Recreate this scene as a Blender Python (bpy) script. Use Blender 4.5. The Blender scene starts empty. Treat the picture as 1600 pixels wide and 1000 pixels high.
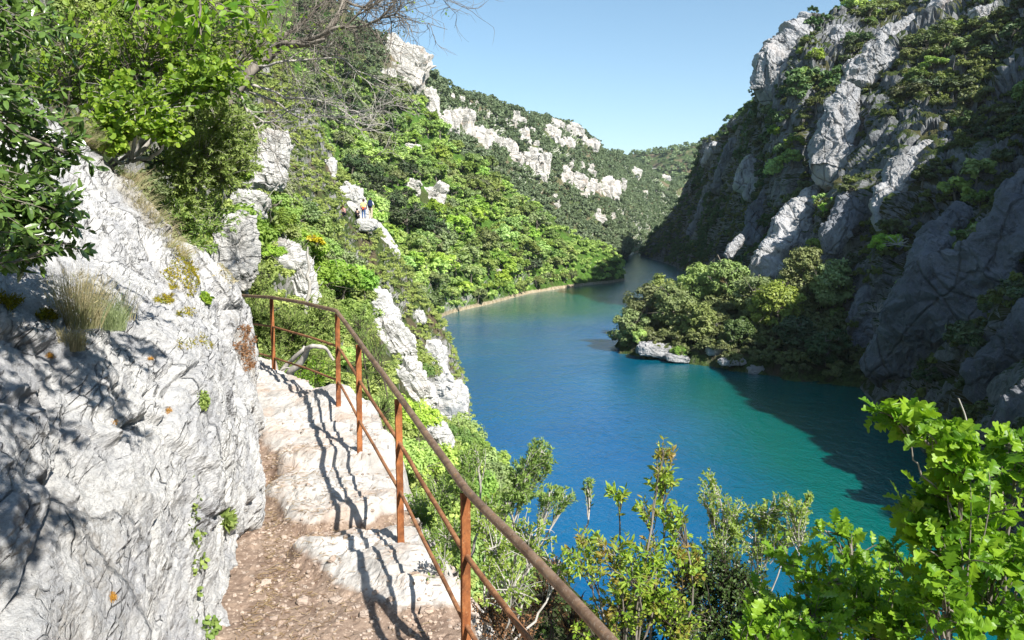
import bpy, math, random
import numpy as np
from mathutils import Vector, Matrix
scene = bpy.context.scene
col = scene.collection

# ---------------------------------------------------------------- camera, sky, sun, exposure
FPX, HOR, CZ = 1200.0, 350.0, 20.0          # focal length in photo pixels, horizon row, eye height above water
PITCH = math.atan((500 - HOR) / FPX)
cam_d = bpy.data.cameras.new('camera'); cam = bpy.data.objects.new('camera', cam_d); col.objects.link(cam)
cam_d.sensor_width = 36; cam_d.lens = 27; cam_d.clip_start = 0.05; cam_d.clip_end = 6000
cam.location = (0, 0, CZ); cam.rotation_euler = (math.pi / 2 - PITCH, 0, 0)
scene.camera = cam

SUN_EL, SUN_AZ = math.radians(41), math.radians(38)   # azimuth: turned to the right from straight behind the camera
sd = Vector((math.sin(SUN_AZ) * math.cos(SUN_EL), -math.cos(SUN_AZ) * math.cos(SUN_EL), math.sin(SUN_EL)))
world = bpy.data.worlds.new('World'); scene.world = world; world.use_nodes = True
wn = world.node_tree; bg = wn.nodes['Background']
sky = wn.nodes.new('ShaderNodeTexSky'); sky.sky_type = 'NISHITA'; sky.sun_disc = False
sky.sun_elevation = SUN_EL; sky.sun_rotation = math.atan2(sd.x, sd.y)
sky.air_density = 1.0; sky.dust_density = 0.3; sky.ozone_density = 2.2; sky.altitude = 300
hs_ = wn.nodes.new('ShaderNodeHueSaturation'); hs_.inputs['Saturation'].default_value = 1.02; hs_.inputs['Hue'].default_value = .488
wn.links.new(sky.outputs[0], hs_.inputs['Color']); wn.links.new(hs_.outputs[0], bg.inputs[0]); bg.inputs[1].default_value = 0.092
sl = bpy.data.lights.new('sun', 'SUN'); sl.energy = 5.0; sl.angle = math.radians(0.5); sl.color = (1.0, 0.95, 0.87)
so = bpy.data.objects.new('sun', sl); col.objects.link(so)
so.rotation_euler = sd.to_track_quat('Z', 'Y').to_euler()
scene.view_settings.view_transform = 'Standard'; scene.view_settings.look = 'None'
scene.view_settings.exposure = 0.92; scene.view_settings.gamma = 1
scene.render.engine = 'CYCLES'
scene.cycles.max_bounces = 6; scene.cycles.transparent_max_bounces = 8
scene.cycles.diffuse_bounces = 3; scene.cycles.glossy_bounces = 3; scene.cycles.transmission_bounces = 4
scene.cycles.sample_clamp_indirect = 6

# ---------------------------------------------------------------- helpers
cp, sp = math.cos(PITCH), math.sin(PITCH)
def at(px, py, Y):
    """the world point seen at photo pixel (px, py) at forward distance Y"""
    v = (500 - py) / FPX; u = (px - 800) / FPX
    k = Y / (cp + v * sp)
    return np.array([u * k, Y, CZ + k * (v * cp - sp)])
def proj(P):
    P = np.asarray(P); y = P[..., 1]; z = P[..., 2] - CZ
    f = y * cp - z * sp; f = np.where(np.abs(f) < 1e-6, 1e-6, f)
    return 800 + FPX * P[..., 0] / f, 500 - FPX * (y * sp + z * cp) / f, f
def hsh(i, j, k, s):
    h = (i * 374761393 + j * 668265263 + k * 2147483647 + s * 974634777) & 0xffffffff
    h = ((h ^ (h >> 13)) * 1274126177) & 0xffffffff
    h = h ^ (h >> 16)
    return (h & 0xffff) / 32767.5 - 1.0
def noise(P, s=0):
    Pi = np.floor(P).astype(np.int64); f = P - Pi; f = f * f * f * (f * (f * 6 - 15) + 10)
    i, j, k = Pi[..., 0], Pi[..., 1], Pi[..., 2]; x, y, z = f[..., 0], f[..., 1], f[..., 2]
    def L(a, b, t): return a + (b - a) * t
    return L(L(L(hsh(i, j, k, s), hsh(i+1, j, k, s), x), L(hsh(i, j+1, k, s), hsh(i+1, j+1, k, s), x), y),
             L(L(hsh(i, j, k+1, s), hsh(i+1, j, k+1, s), x), L(hsh(i, j+1, k+1, s), hsh(i+1, j+1, k+1, s), x), y), z)
def fbm(P, o=4, s=0, g=0.5):
    P = np.asarray(P, float); r = 0; a = 1
    for q in range(o):
        r = r + a * noise(P * 2.03 ** q + 17.3 * q, s + q); a *= g
    return r
def ridged(P, o=4, s=0, g=0.5):
    P = np.asarray(P, float); r = 0; a = 1
    for q in range(o):
        r = r + a * (1 - 2 * np.abs(noise(P * 2.03 ** q + 11.7 * q, s + q))); a *= g
    return r
def cells(P, s=0):
    """distance to nearest and second nearest jittered cell centre, and the cell's own value"""
    P = np.asarray(P, float); Pi = np.floor(P).astype(np.int64)
    d1 = np.full(P.shape[:-1], 9.0); d2 = d1.copy(); val = np.zeros_like(d1)
    for a in (-1, 0, 1):
        for b in (-1, 0, 1):
            for c in (-1, 0, 1):
                i, j, k = Pi[..., 0] + a, Pi[..., 1] + b, Pi[..., 2] + c
                q = np.stack([i + .5 + .45 * hsh(i, j, k, s), j + .5 + .45 * hsh(i, j, k, s+1), k + .5 + .45 * hsh(i, j, k, s+2)], -1)
                d = np.linalg.norm(P - q, axis=-1); v = hsh(i, j, k, s + 3)
                n = d < d1
                d2 = np.where(n, d1, np.minimum(d2, d)); val = np.where(n, v, val); d1 = np.where(n, d, d1)
    return d1, d2, val
def catmull(G, n, axis):
    G = np.moveaxis(np.asarray(G, float), axis, 0); K = len(G)
    t = np.linspace(0, K - 1, n); i = np.minimum(t.astype(int), K - 2); f = (t - i)[:, None, None] if G.ndim == 3 else (t - i)[:, None]
    p0 = G[np.maximum(i - 1, 0)]; p1 = G[i]; p2 = G[i + 1]; p3 = G[np.minimum(i + 2, K - 1)]
    T = 0.35
    m1 = (p2 - p0) * T; m2 = (p3 - p1) * T
    r = (2*f**3 - 3*f**2 + 1) * p1 + (f**3 - 2*f**2 + f) * m1 + (-2*f**3 + 3*f**2) * p2 + (f**3 - f**2) * m2
    return np.moveaxis(r, 0, axis)
def loft(grid, nu, nv):
    return catmull(catmull(np.array(grid, float), nu, 0), nv, 1)
def normals(S):
    du = np.gradient(S, axis=0); dv = np.gradient(S, axis=1)
    n = np.cross(du, dv); n /= np.linalg.norm(n, axis=-1, keepdims=True) + 1e-9
    return n
def grid_faces(a, b, wrap=False, off=0):
    I = np.arange(a * b).reshape(a, b)
    if wrap: I = np.concatenate([I, I[:, :1]], 1)
    return np.stack([I[:-1, :-1], I[1:, :-1], I[1:, 1:], I[:-1, 1:]], -1).reshape(-1, 4) + off
def mk(name, V, F, mats, parent=None, smooth=False, mi=None, attrs=None, loc=None):
    """V (n,3); F one (m,k) array or a list of such arrays -> one linked mesh object"""
    Fs = [np.asarray(f, np.int32) for f in (F if isinstance(F, (list, tuple)) else [F]) if len(f)]
    me = bpy.data.meshes.new(name); V = np.asarray(V, np.float32)
    nl = sum(f.size for f in Fs); nf = sum(len(f) for f in Fs)
    me.vertices.add(len(V)); me.vertices.foreach_set('co', V.ravel())
    me.loops.add(nl); me.loops.foreach_set('vertex_index', np.concatenate([f.ravel() for f in Fs]))
    tot = np.concatenate([np.full(len(f), f.shape[1], np.int32) for f in Fs])
    me.polygons.add(nf); me.polygons.foreach_set('loop_start', np.concatenate([[0], np.cumsum(tot)[:-1]]).astype(np.int32))
    if not isinstance(mats, (list, tuple)): mats = [mats]
    for m in mats: me.materials.append(m)
    if mi is not None: me.polygons.foreach_set('material_index', np.asarray(mi, np.int32))
    me.polygons.foreach_set('use_smooth', np.full(nf, smooth))
    for k, v in (attrs or {}).items():
        at_ = me.attributes.new(k, 'FLOAT', 'POINT'); at_.data.foreach_set('value', np.asarray(v, np.float32))
    me.update(calc_edges=True); me.validate()
    o = bpy.data.objects.new(name, me); col.objects.link(o)
    if parent is not None: o.parent = parent
    if loc is not None: o.location = loc
    return o
def tag(o, label=None, cat=None, group=None, kind=None):
    if label: o['label'] = label
    if cat: o['category'] = cat
    if group: o['group'] = group
    if kind: o['kind'] = kind
    return o
def empty(name, loc, label, cat, group=None, rz=0):
    o = bpy.data.objects.new(name, None); col.objects.link(o); o.location = loc; o.rotation_euler = (0, 0, rz)
    o.empty_display_size = .2
    return tag(o, label, cat, group)
class MB:
    """collects pieces into one mesh"""
    def __init__(s): s.V = []; s.F = {3: [], 4: []}; s.A = []; s.M = {3: [], 4: []}; s.n = 0
    def add(s, V, F, a=0.0, m=0):
        V = np.asarray(V, float); F = np.asarray(F)
        if len(F) == 0: return s
        s.F[F.shape[1]].append(F + s.n); s.M[F.shape[1]].append(np.full(len(F), m))
        s.V.append(V); s.A.append(np.broadcast_to(np.asarray(a, float), (len(V),))); s.n += len(V); return s
    def build(s, name, mats, parent=None, smooth=False, loc=None):
        V = np.concatenate(s.V)
        if loc is not None: V = V - np.asarray(loc)
        Fs = []; M = []
        for k in (3, 4):
            if s.F[k]: Fs.append(np.concatenate(s.F[k])); M.append(np.concatenate(s.M[k]))
        return mk(name, V, Fs, mats, parent, smooth, np.concatenate(M), {'rnd': np.concatenate(s.A)}, loc)
def tube(pts, rad, n=6, cap=True):
    """tapered tube along a polyline"""
    P = np.asarray(pts, float); K = len(P); r = np.broadcast_to(np.asarray(rad, float), (K,))
    T = np.gradient(P, axis=0); T /= np.linalg.norm(T, axis=1, keepdims=True) + 1e-9
    ref = np.array([0, 0, 1.]) if abs(T[0][2]) < .9 else np.array([1., 0, 0])
    A = []; a = np.cross(T[0], ref); a /= np.linalg.norm(a)
    for k in range(K):
        a = a - T[k] * np.dot(a, T[k]); a /= np.linalg.norm(a) + 1e-9; A.append(a)
    A = np.array(A); B = np.cross(T, A)
    th = np.arange(n) * 2 * np.pi / n
    V = P[:, None] + r[:, None, None] * (np.cos(th)[None, :, None] * A[:, None] + np.sin(th)[None, :, None] * B[:, None])
    return V.reshape(-1, 3), grid_faces(K, n, True)
def box_bar(a, b, w, d, up=(0, 0, 1)):
    a = np.asarray(a, float); b = np.asarray(b, float); t = b - a; t /= np.linalg.norm(t)
    s = np.cross(t, up); s /= np.linalg.norm(s); u = np.cross(s, t)
    c = [p + x * s * w / 2 + y * u * d / 2 for p in (a, b) for x, y in ((-1, -1), (1, -1), (1, 1), (-1, 1))]
    return np.array(c), np.array([[0, 1, 2, 3], [7, 6, 5, 4], [0, 4, 5, 1], [1, 5, 6, 2], [2, 6, 7, 3], [3, 7, 4, 0]])
def unit(v): 
    v = np.asarray(v, float); return v / (np.linalg.norm(v, axis=-1, keepdims=True) + 1e-9)

# ---------------------------------------------------------------- material helpers
class NT:
    def __init__(s, name):
        s.m = bpy.data.materials.new(name); s.m.use_nodes = True; s.t = s.m.node_tree; s.t.nodes.clear()
        s.out = s.t.nodes.new('ShaderNodeOutputMaterial')
    def n(s, typ, ins=None, **kw):
        x = s.t.nodes.new('ShaderNode' + typ)
        for k, v in kw.items(): setattr(x, k, v)
        for k, v in (ins or {}).items(): s.set(x.inputs[k], v)
        return x
    def set(s, i, v):
        if isinstance(v, bpy.types.NodeSocket): s.t.links.new(v, i)
        elif isinstance(v, bpy.types.Node): s.t.links.new(v.outputs[0], i)
        elif isinstance(v, tuple) and len(v) == 3 and i.type == 'RGBA': i.default_value = (*v, 1)
        else: i.default_value = v
    def noise(s, vec, scale, detail=5, rough=.6, dist=0.0, out=0):
        return s.n('TexNoise', {'Vector': vec, 'Scale': scale, 'Detail': detail, 'Roughness': rough, 'Distortion': dist}).outputs[out]
    def ramp(s, fac, stops, interp='LINEAR'):
        r = s.n('ValToRGB', {'Fac': fac}); cr = r.color_ramp; cr.interpolation = interp
        while len(cr.elements) < len(stops): cr.elements.new(.5)
        for e, (p, c) in zip(cr.elements, stops):
            e.position = p; e.color = (*c, 1) if isinstance(c, tuple) else (c, c, c, 1)
        return r.outputs[0]
    def mix(s, f, a, b, mode='MIX'):
        x = s.n('Mix', data_type='RGBA', blend_type=mode); s.set(x.inputs[0], f); s.set(x.inputs[6], a); s.set(x.inputs[7], b); return x.outputs[2]
    def math(s, op, a, b=0.0, clamp=False):
        x = s.n('Math', operation=op, use_clamp=clamp); s.set(x.inputs[0], a); s.set(x.inputs[1], b); return x.outputs[0]
    def rng(s, v, a, b, c=0.0, d=1.0):
        x = s.n('MapRange'); s.set(x.inputs[0], v)
        for k, q in zip((1, 2, 3, 4), (a, b, c, d)): x.inputs[k].default_value = q
        return x.outputs[0]
    def coord(s, scale=(1, 1, 1), rot=(0, 0, 0), obj=False):
        p = s.n('TexCoord').outputs['Object'] if obj else s.n('NewGeometry').outputs['Position']
        m = s.n('Mapping', {'Vector': p}); m.inputs['Scale'].default_value = scale; m.inputs['Rotation'].default_value = rot
        return m.outputs[0]
    def surf(s, color, rough=.9, spec=.2, bump=None, bstr=.5, bdist=.05, **kw):
        b = s.n('BsdfPrincipled'); s.set(b.inputs['Base Color'], color); s.set(b.inputs['Roughness'], rough)
        s.set(b.inputs['Specular IOR Level'], spec)
        if bump is not None:
            q = s.n('Bump', {'Height': bump, 'Strength': bstr, 'Distance': bdist}); s.set(b.inputs['Normal'], q.outputs[0])
        for k, v in kw.items(): s.set(b.inputs[k], v)
        s.t.links.new(b.outputs[0], s.out.inputs[0]); s.b = b
        return s.m

def mat_limestone(name, sc=1.0, light=(.62, .60, .57), mid=(.42, .42, .42), dark=(.16, .165, .17), warm=0.0, bd=.3, strata=(1, 1, 2.2), wet=False):
    t = NT(name); v = t.coord(strata, (.3, .5, .2))
    n1 = t.noise(v, .35 * sc, 8, .65, .4); n2 = t.noise(v, 1.7 * sc, 8, .7, .8); n3 = t.noise(v, 9 * sc, 6, .7)
    base = t.mix(t.rng(n1, .38, .62), mid, light)
    base = t.mix(t.math('MULTIPLY', t.rng(n2, .44, .3), .85), base, dark)
    base = t.mix(t.math('MULTIPLY', t.rng(n3, .62, .75), .4), base, (.72, .71, .69))
    cr = t.n('TexVoronoi', {'Vector': t.mix(.25, v, t.n('TexNoise', {'Vector': v, 'Scale': 1.2 * sc, 'Detail': 4}).outputs[1]), 'Scale': .8 * sc}, feature='DISTANCE_TO_EDGE').outputs[0]
    crk = t.rng(cr, .0, .035, 1, 0)
    base = t.mix(t.math('MULTIPLY', crk, .6), base, (.10, .10, .095))
    if warm: base = t.mix(t.math('MULTIPLY', t.rng(t.noise(v, .25 * sc, 3), .58, .7), warm), base, (.55, .33, .18))
    h = t.math('ADD', t.math('MULTIPLY', n2, 1.0), t.math('MULTIPLY', n3, .3)); h = t.math('SUBTRACT', h, t.math('MULTIPLY', crk, .3))
    return t.surf(base, .93, .15, h, .9, bd / sc)
def mat_ground(name, rock_lo, rock_hi, green=(.055, .085, .022), soil=(.16, .13, .08), sc=.12, beach=True, rock=(.50, .49, .46)):
    """hill skin: scrub and soil where gentle, limestone where steep, a washed stony band at the waterline"""
    t = NT(name); v = t.coord(); g = t.n('NewGeometry'); nz = t.math('ABSOLUTE', t.n('SeparateXYZ', {0: g.outputs['True Normal']}).outputs[2])
    z = t.n('SeparateXYZ', {0: g.outputs['Position']}).outputs[2]
    n1 = t.noise(v, sc, 6, .6); n2 = t.noise(v, sc * 6, 6, .65); n3 = t.noise(t.coord((1, 1, .5)), sc * 14, 6, .7)
    gc = t.mix(t.rng(n2, .4, .6), green, tuple(c * 1.9 for c in green)); gc = t.mix(t.rng(n1, .5, .62), gc, soil)
    rc = t.mix(t.rng(n3, .35, .6), tuple(c * .45 for c in rock), rock)
    k = t.math('ADD', nz, t.math('MULTIPLY', t.math('SUBTRACT', n1, .5), .9)); k = t.math('ADD', k, t.math('MULTIPLY', t.math('SUBTRACT', n3, .5), .5))
    c = t.mix(t.rng(k, rock_lo, rock_hi), rc, gc)
    if beach: c = t.mix(t.rng(t.math('ADD', z, t.math('MULTIPLY', n2, -.8)), .25, .55, 1, 0), c, t.mix(t.rng(n3, .4, .6), (.30, .24, .15), (.50, .43, .31)))
    return t.surf(c, .95, .1, t.math('ADD', n2, n3), .8, .8)
def mat_leaf(name, c1, c2, c3=None, trans=.35, rough=.5, spec=.35, nsc=.5, objr=True):
    """leaves: colour varies leaf by leaf (rnd), clump by clump and plant by plant"""
    t = NT(name); a = t.n('Attribute', attribute_name='rnd').outputs['Fac']
    c = t.mix(a, c1, c2)
    if c3: c = t.mix(t.math('MULTIPLY', t.rng(t.noise(t.coord(), nsc, 3), .5, .65), .8), c, c3)
    if objr:
        r = t.n('ObjectInfo').outputs['Random']
        h = t.n('HueSaturation', {'Color': c}); t.set(h.inputs['Hue'], t.rng(r, 0, 1, .475, .515)); t.set(h.inputs['Value'], t.rng(t.math('FRACT', t.math('MULTIPLY', r, 7.3)), 0, 1, .65, 1.35)); t.set(h.inputs['Saturation'], t.rng(t.math('FRACT', t.math('MULTIPLY', r, 13.7)), 0, 1, .8, 1.1)); c = h.outputs[0]
    b = t.n('BsdfPrincipled'); t.set(b.inputs['Base Color'], c); t.set(b.inputs['Roughness'], rough); t.set(b.inputs['Specular IOR Level'], spec)
    tr = t.n('BsdfTranslucent'); t.set(tr.inputs[0], t.mix(.5, c, t.mix(1.0, c, (1.6, 1.9, .6), 'MULTIPLY')))
    mx = t.n('MixShader', {0: trans, 1: b.outputs[0], 2: tr.outputs[0]}); t.t.links.new(mx.outputs[0], t.out.inputs[0])
    return t.m
def mat_bark(name, c1, c2, sc=12):
    t = NT(name); v = t.coord((1, 1, .3), obj=True); n = t.noise(v, sc, 5, .7)
    return t.surf(t.mix(t.rng(n, .35, .65), c1, c2), .95, .1, n, .6, .01)
# ================================================================ THE SETTING
# ---- water
def build_water():
    t = NT('water'); v = t.coord()
    w1 = t.noise(t.coord((1, .55, 1), (0, 0, .5)), 1.1, 4, .6, .6); w2 = t.noise(t.coord((1, .6, 1), (0, 0, -.4)), 3.6, 3, .6, .4)
    w3 = t.noise(v, .08, 2)
    h = t.math('ADD', t.math('MULTIPLY', w1, t.rng(w3, .35, .65, .5, 1.2)), t.math('MULTIPLY', w2, .35))
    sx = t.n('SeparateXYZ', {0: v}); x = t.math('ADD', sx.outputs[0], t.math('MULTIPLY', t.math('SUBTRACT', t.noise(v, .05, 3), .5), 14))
    bank_refl = t.math('MULTIPLY', t.rng(x, 9, 24), t.rng(sx.outputs[1], 135, 95)); bank_refl = t.math('MAXIMUM', bank_refl, t.rng(sx.outputs[1], 150, 175))  # blue base paints in reflected sky, teal the water mirroring dark banks
    deep_tone = t.mix(bank_refl, t.mix(t.rng(t.noise(v, .03, 3), .35, .65), (.0, .075, .215), (.0, .100, .235)), (.0, .098, .086))
    m = t.surf(deep_tone, t.rng(sx.outputs[1], 120, 420, .07, .14), .5, h, .40, .38, IOR=1.45, **{'Specular Tint': (.42, .76, 1.0, 1)})
    g = 2000
    V = [(-g, -g, 0), (g, -g, 0), (g, g, 0), (-g, g, 0)]
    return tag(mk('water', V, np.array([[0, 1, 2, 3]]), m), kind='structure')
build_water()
bed = NT('river_bed'); bedm = bed.surf(bed.mix(bed.noise(bed.coord(), .2), (.10, .09, .06), (.22, .2, .14)))
tag(mk('ground', [(-2500, -2500, -9), (2500, -2500, -9), (2500, 2500, -9), (-2500, 2500, -9)], np.array([[0, 1, 2, 3]]), bedm), kind='structure')

def rough(S, amp, sc, s=0, rid=.5, zfade=True, stretch=(1, 1, 1)):
    N = normals(S); N = np.where((N[..., 2:3] < 0), -N, N)
    P = S * np.array(stretch) * sc
    d = fbm(P, 5, s) * (1 - rid) + (ridged(P, 5, s + 40) - .6) * rid
    f = np.clip(S[..., 2] / 2.5, 0.12, 1) if zfade else 1
    return S + N * (d * amp * f)[..., None]
SURF = {}
def hill(name, S, m):
    SURF[name] = S
    a, b = S.shape[:2]
    return tag(mk('hillside' if name != 'ground_near' else 'terrain', S.reshape(-1, 3), grid_faces(a, b), m, smooth=(name in 'CD')), kind='structure')

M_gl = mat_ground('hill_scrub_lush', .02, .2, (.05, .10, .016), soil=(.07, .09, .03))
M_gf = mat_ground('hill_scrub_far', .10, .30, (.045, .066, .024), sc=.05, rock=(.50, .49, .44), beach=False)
M_gr = mat_ground('hill_scrub_right', .42, .62, (.030, .045, .012), soil=(.07, .068, .03), rock=(.23, .24, .25), beach=False)  # ground and rock tones lowered to carry the wall's shade
M_ga = mat_ground('hill_scrub_near', .18, .40, (.05, .075, .022), sc=.3, rock=(.55, .54, .51))

# ---- A: the near left slope the path runs along, world (x, z) rows per Y
A = [(-60, [(16,-2),(14,0),(11,5),(7,10),(4,14),(2,17.6),(-2.5,17.8),(-4,20),(-7,25),(-13,34),(-25,50)]),
 (-8, [(13,-2),(11,0),(8,5),(5,10),(2.9,14),(1.4,17.5),(-2.6,17.9),(-3.4,20),(-5,24),(-11,33),(-22,48)]),
 (0, [(12,-2),(10,0),(7,5),(4.5,10),(2.4,14),(.75,17.5),(-2.7,17.7),(-3.1,19.6),(-4.5,22.6),(-9,32),(-20,48)]),
 (4.4, [(12,-2),(9.5,0),(6.5,5),(3.5,10),(1.2,14),(-.68,17.5),(-3.2,17.6),(-3.6,19.4),(-4.8,22.2),(-9,30),(-20,48)]),
 (8.5, [(11,-2),(9,0),(5,5),(2,10),(-.6,14),(-2.6,17.2),(-3.9,17.7),(-4.4,19.3),(-5.7,22.2),(-9,28),(-20,46)]),
 (13, [(11,-2),(9,0),(5,5),(2,9),(-1,13),(-4,16.3),(-5.4,17.9),(-6,20),(-7.4,23),(-11,30),(-22,48)]),
 (25, [(10,-2),(8,0),(4,5),(1,8),(-2,11),(-5.5,15.5),(-7.5,18.8),(-9,22),(-11.5,26),(-16,34),(-28,52)]),
 (45, [(3,-3),(0,0),(-2.5,4),(-4.5,8),(-6.5,11.5),(-9.5,15.5),(-12,18.3),(-14.5,22),(-17,27),(-22,36),(-34,56)]),
 (60, [(-6,-3),(-8,0),(-8.6,4),(-9.2,8),(-10,11),(-11.5,15),(-13.2,19),(-15.5,23),(-18.5,28.5),(-24,40),(-36,62)]),
 (75, [(-2.5,-3),(-4,0),(-5,5),(-6.5,9.5),(-8.5,13),(-10.8,16.2),(-13.6,20.1),(-16,24.0),(-19.5,31),(-26,44),(-38,66)]),
 (88, [(-6,-3),(-9,0),(-11,3),(-13,7),(-15,10),(-17,13),(-19,16),(-22,20),(-26,26),(-32,36),(-44,56)]),
 (110,[(-6,-3),(-11,-.5),(-14,2),(-17,4),(-19,7),(-22,10),(-25,13),(-28,17),(-32,24),(-40,34),(-50,50)])]
ga = np.array([[(x, Y, z) for x, z in r] for Y, r in A], float)
SA = rough(loft(ga, 420, 260), .45, .35, 3, .4)
hill('ground_near', SA, M_ga)

# ---- B: the lush spur of the left bank
def pcols(cols, back):
    out = []
    for c in cols:
        r = [at(*p) for p in c]
        u = r[0].copy(); u[2] = -4; u[1] -= 2
        r = [u] + r
        for dy, zz in back: q = r[-1].copy(); q = q + np.array([q[0] / max(q[1], 1) * dy, dy, 0]); q[2] = zz if zz >= 0 else q[2] + zz; r.append(q)
        out.append(r)
    return np.array(out)
gb = pcols([
 [(250,450,75),(250,350,100),(250,180,150),(250,20,200),(250,-180,240)],
 [(450,480,92),(450,330,120),(450,200,170),(450,70,220),(450,-60,255)],
 [(560,500,118),(560,400,135),(560,300,170),(560,205,220),(560,110,258)],
 [(640,512,136),(640,430,150),(640,340,180),(640,245,220),(640,165,255)],
 [(700,492,170),(700,440,180),(700,375,202),(700,295,230),(700,228,252)],
 [(770,474,194),(770,432,202),(770,385,215),(770,330,235),(770,282,258)],
 [(830,458,222),(830,428,228),(830,390,238),(830,352,250),(830,322,265)],
 [(900,447,247),(900,427,252),(900,405,258),(900,382,266),(900,364,275)],
 [(950,441,262),(950,426,267),(950,414,271),(950,402,277),(950,391,285)],
 [(976,438,273),(975,431,276),(974,425,280),(972,419,286),(966,412,292)]], [(30, -14), (60, -30)])
SB = rough(loft(gb, 260, 150), 2.0, .05, 7, .4)
hill('B', SB, M_gl)

# ---- C: the cliffed far flank of the left bank, and D: the far hill closing the valley
gc = pcols([
 [(300,330,230),(300,100,260),(300,-40,290),(300,-160,320)],
 [(480,330,235),(480,190,265),(480,60,295),(480,-50,320)],
 [(560,320,235),(560,180,265),(560,90,292),(560,32,310)],
 [(610,300,240),(610,175,270),(610,122,290),(612,72,312)],
 [(668,330,250),(668,220,285),(670,168,315),(672,128,335)],
 [(740,370,275),(740,265,315),(740,208,350),(740,156,385)],
 [(850,400,310),(850,290,385),(850,240,425),(850,187,485)],
 [(905,410,330),(905,320,425),(905,260,475),(905,202,555)],
 [(950,410,370),(950,340,455),(950,285,525),(945,234,605)],
 [(990,396,520),(990,345,550),(990,300,600),(985,250,690)],
 [(1030,384,600),(1030,345,625),(1030,310,665),(1030,275,770)],
 [(1090,376,700),(1090,345,720),(1090,315,760),(1090,285,860)]], [(60, -15), (200, -60)])
SC = rough(loft(gc, 420, 190), 4.5, .03, 21, .5)
hill('C', SC, M_gf)
gd = pcols([
 [(800,372,900),(800,320,950),(800,285,1050)],
 [(940,372,900),(940,300,950),(940,255,1050)],
 [(985,372,880),(985,300,930),(985,247,1030)],
 [(1050,372,850),(1050,300,900),(1050,240,1000)],
 [(1110,372,830),(1110,300,880),(1110,233,980)],
 [(1220,372,830),(1220,290,880),(1220,225,980)],
 [(1400,372,830),(1400,270,880),(1400,200,980)]], [(150, -20), (500, -90)])
SD = rough(loft(gd, 260, 110), 7, .02, 31, .4)
hill('D', SD, M_gf)

# ---- R: the steep right wall
Rpx = [
 [(1003,398,490),(1030,368,480),(1055,335,470),(1075,305,465),(1095,262,470),(1104,240,480)],
 [(1003,399,480),(1036,364,440),(1062,325,420),(1082,290,405),(1097,250,400),(1106,226,400)],
 [(1045,412,387),(1070,372,372),(1092,322,360),(1112,270,348),(1126,228,342),(1142,200,340)],
 [(1080,430,300),(1106,382,288),(1128,322,272),(1145,270,262),(1160,220,255),(1182,165,250)],
 [(1112,450,240),(1136,400,222),(1160,335,208),(1176,260,198),(1190,170,190),(1228,62,190)],
 [(1150,475,190),(1176,430,172),(1200,350,162),(1222,240,158),(1244,120,160),(1272,30,185)],
 [(1220,510,146),(1245,440,138),(1275,350,136),(1310,245,140),(1345,125,152),(1385,10,195)],
 [(1300,555,117),(1335,480,112),(1375,380,112),(1415,270,117),(1455,130,135),(1490,-25,185)],
 [(1352,622,88),(1395,545,88),(1445,450,90),(1495,350,95),(1550,220,110),(1600,-60,160)],
 [(1440,725,64),(1500,640,67),(1560,520,70),(1620,380,76),(1690,220,90),(1760,-120,130)]]
gr = []
for c in Rpx:
    r = [at(*p) for p in c]; u = r[0].copy(); u[2] = -5; u[0] -= 3
    b1 = r[-1] + np.array([22, 16, 3]); b2 = b1 + np.array([90, 40, 5])
    gr.append([u] + r + [b1, b2])
for Y, r in [(50, [(28,-4),(31,0),(35,7),(40.5,15),(46,20),(53,29),(63,43),(80,65),(170,92)]),
             (24, [(27,-4),(29.5,0),(33.5,7),(39,14),(46,20.5),(53,30),(64,45),(82,68),(170,95)]),
             (0, [(26,-4),(29,0),(34,7),(41,13),(48,23),(57,35),(69,52),(88,75),(180,100)]),
             (-50, [(26,-4),(29,0),(34,7),(41,16),(50,28),(60,44),(74,64),(96,90),(190,120)]),
             (-130, [(26,-4),(29,0),(34,7),(41,16),(50,28),(60,44),(74,64),(96,90),(190,120)])]:
    gr.append([(x, Y, z) for x, z in r])
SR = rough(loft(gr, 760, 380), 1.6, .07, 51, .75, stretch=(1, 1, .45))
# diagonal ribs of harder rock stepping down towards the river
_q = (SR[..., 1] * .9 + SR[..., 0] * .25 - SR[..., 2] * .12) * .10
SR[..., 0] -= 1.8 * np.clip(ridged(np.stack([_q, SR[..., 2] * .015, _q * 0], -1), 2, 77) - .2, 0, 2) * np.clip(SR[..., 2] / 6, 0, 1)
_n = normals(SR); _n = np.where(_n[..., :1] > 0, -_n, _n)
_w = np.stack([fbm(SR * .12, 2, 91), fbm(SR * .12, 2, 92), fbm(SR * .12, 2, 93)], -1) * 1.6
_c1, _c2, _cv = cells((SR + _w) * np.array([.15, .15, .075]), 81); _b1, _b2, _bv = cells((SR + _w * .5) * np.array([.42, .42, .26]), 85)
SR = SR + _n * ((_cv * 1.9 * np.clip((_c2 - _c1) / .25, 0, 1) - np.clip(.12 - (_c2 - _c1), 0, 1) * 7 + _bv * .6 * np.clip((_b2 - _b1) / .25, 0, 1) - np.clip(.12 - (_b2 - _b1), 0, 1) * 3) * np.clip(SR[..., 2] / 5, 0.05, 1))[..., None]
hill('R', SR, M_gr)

M_gp = mat_ground('promontory_soil', .18, .40, (.05, .075, .022), soil=(.10, .09, .06), sc=.3, rock=(.30, .29, .27), beach=False)
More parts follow.
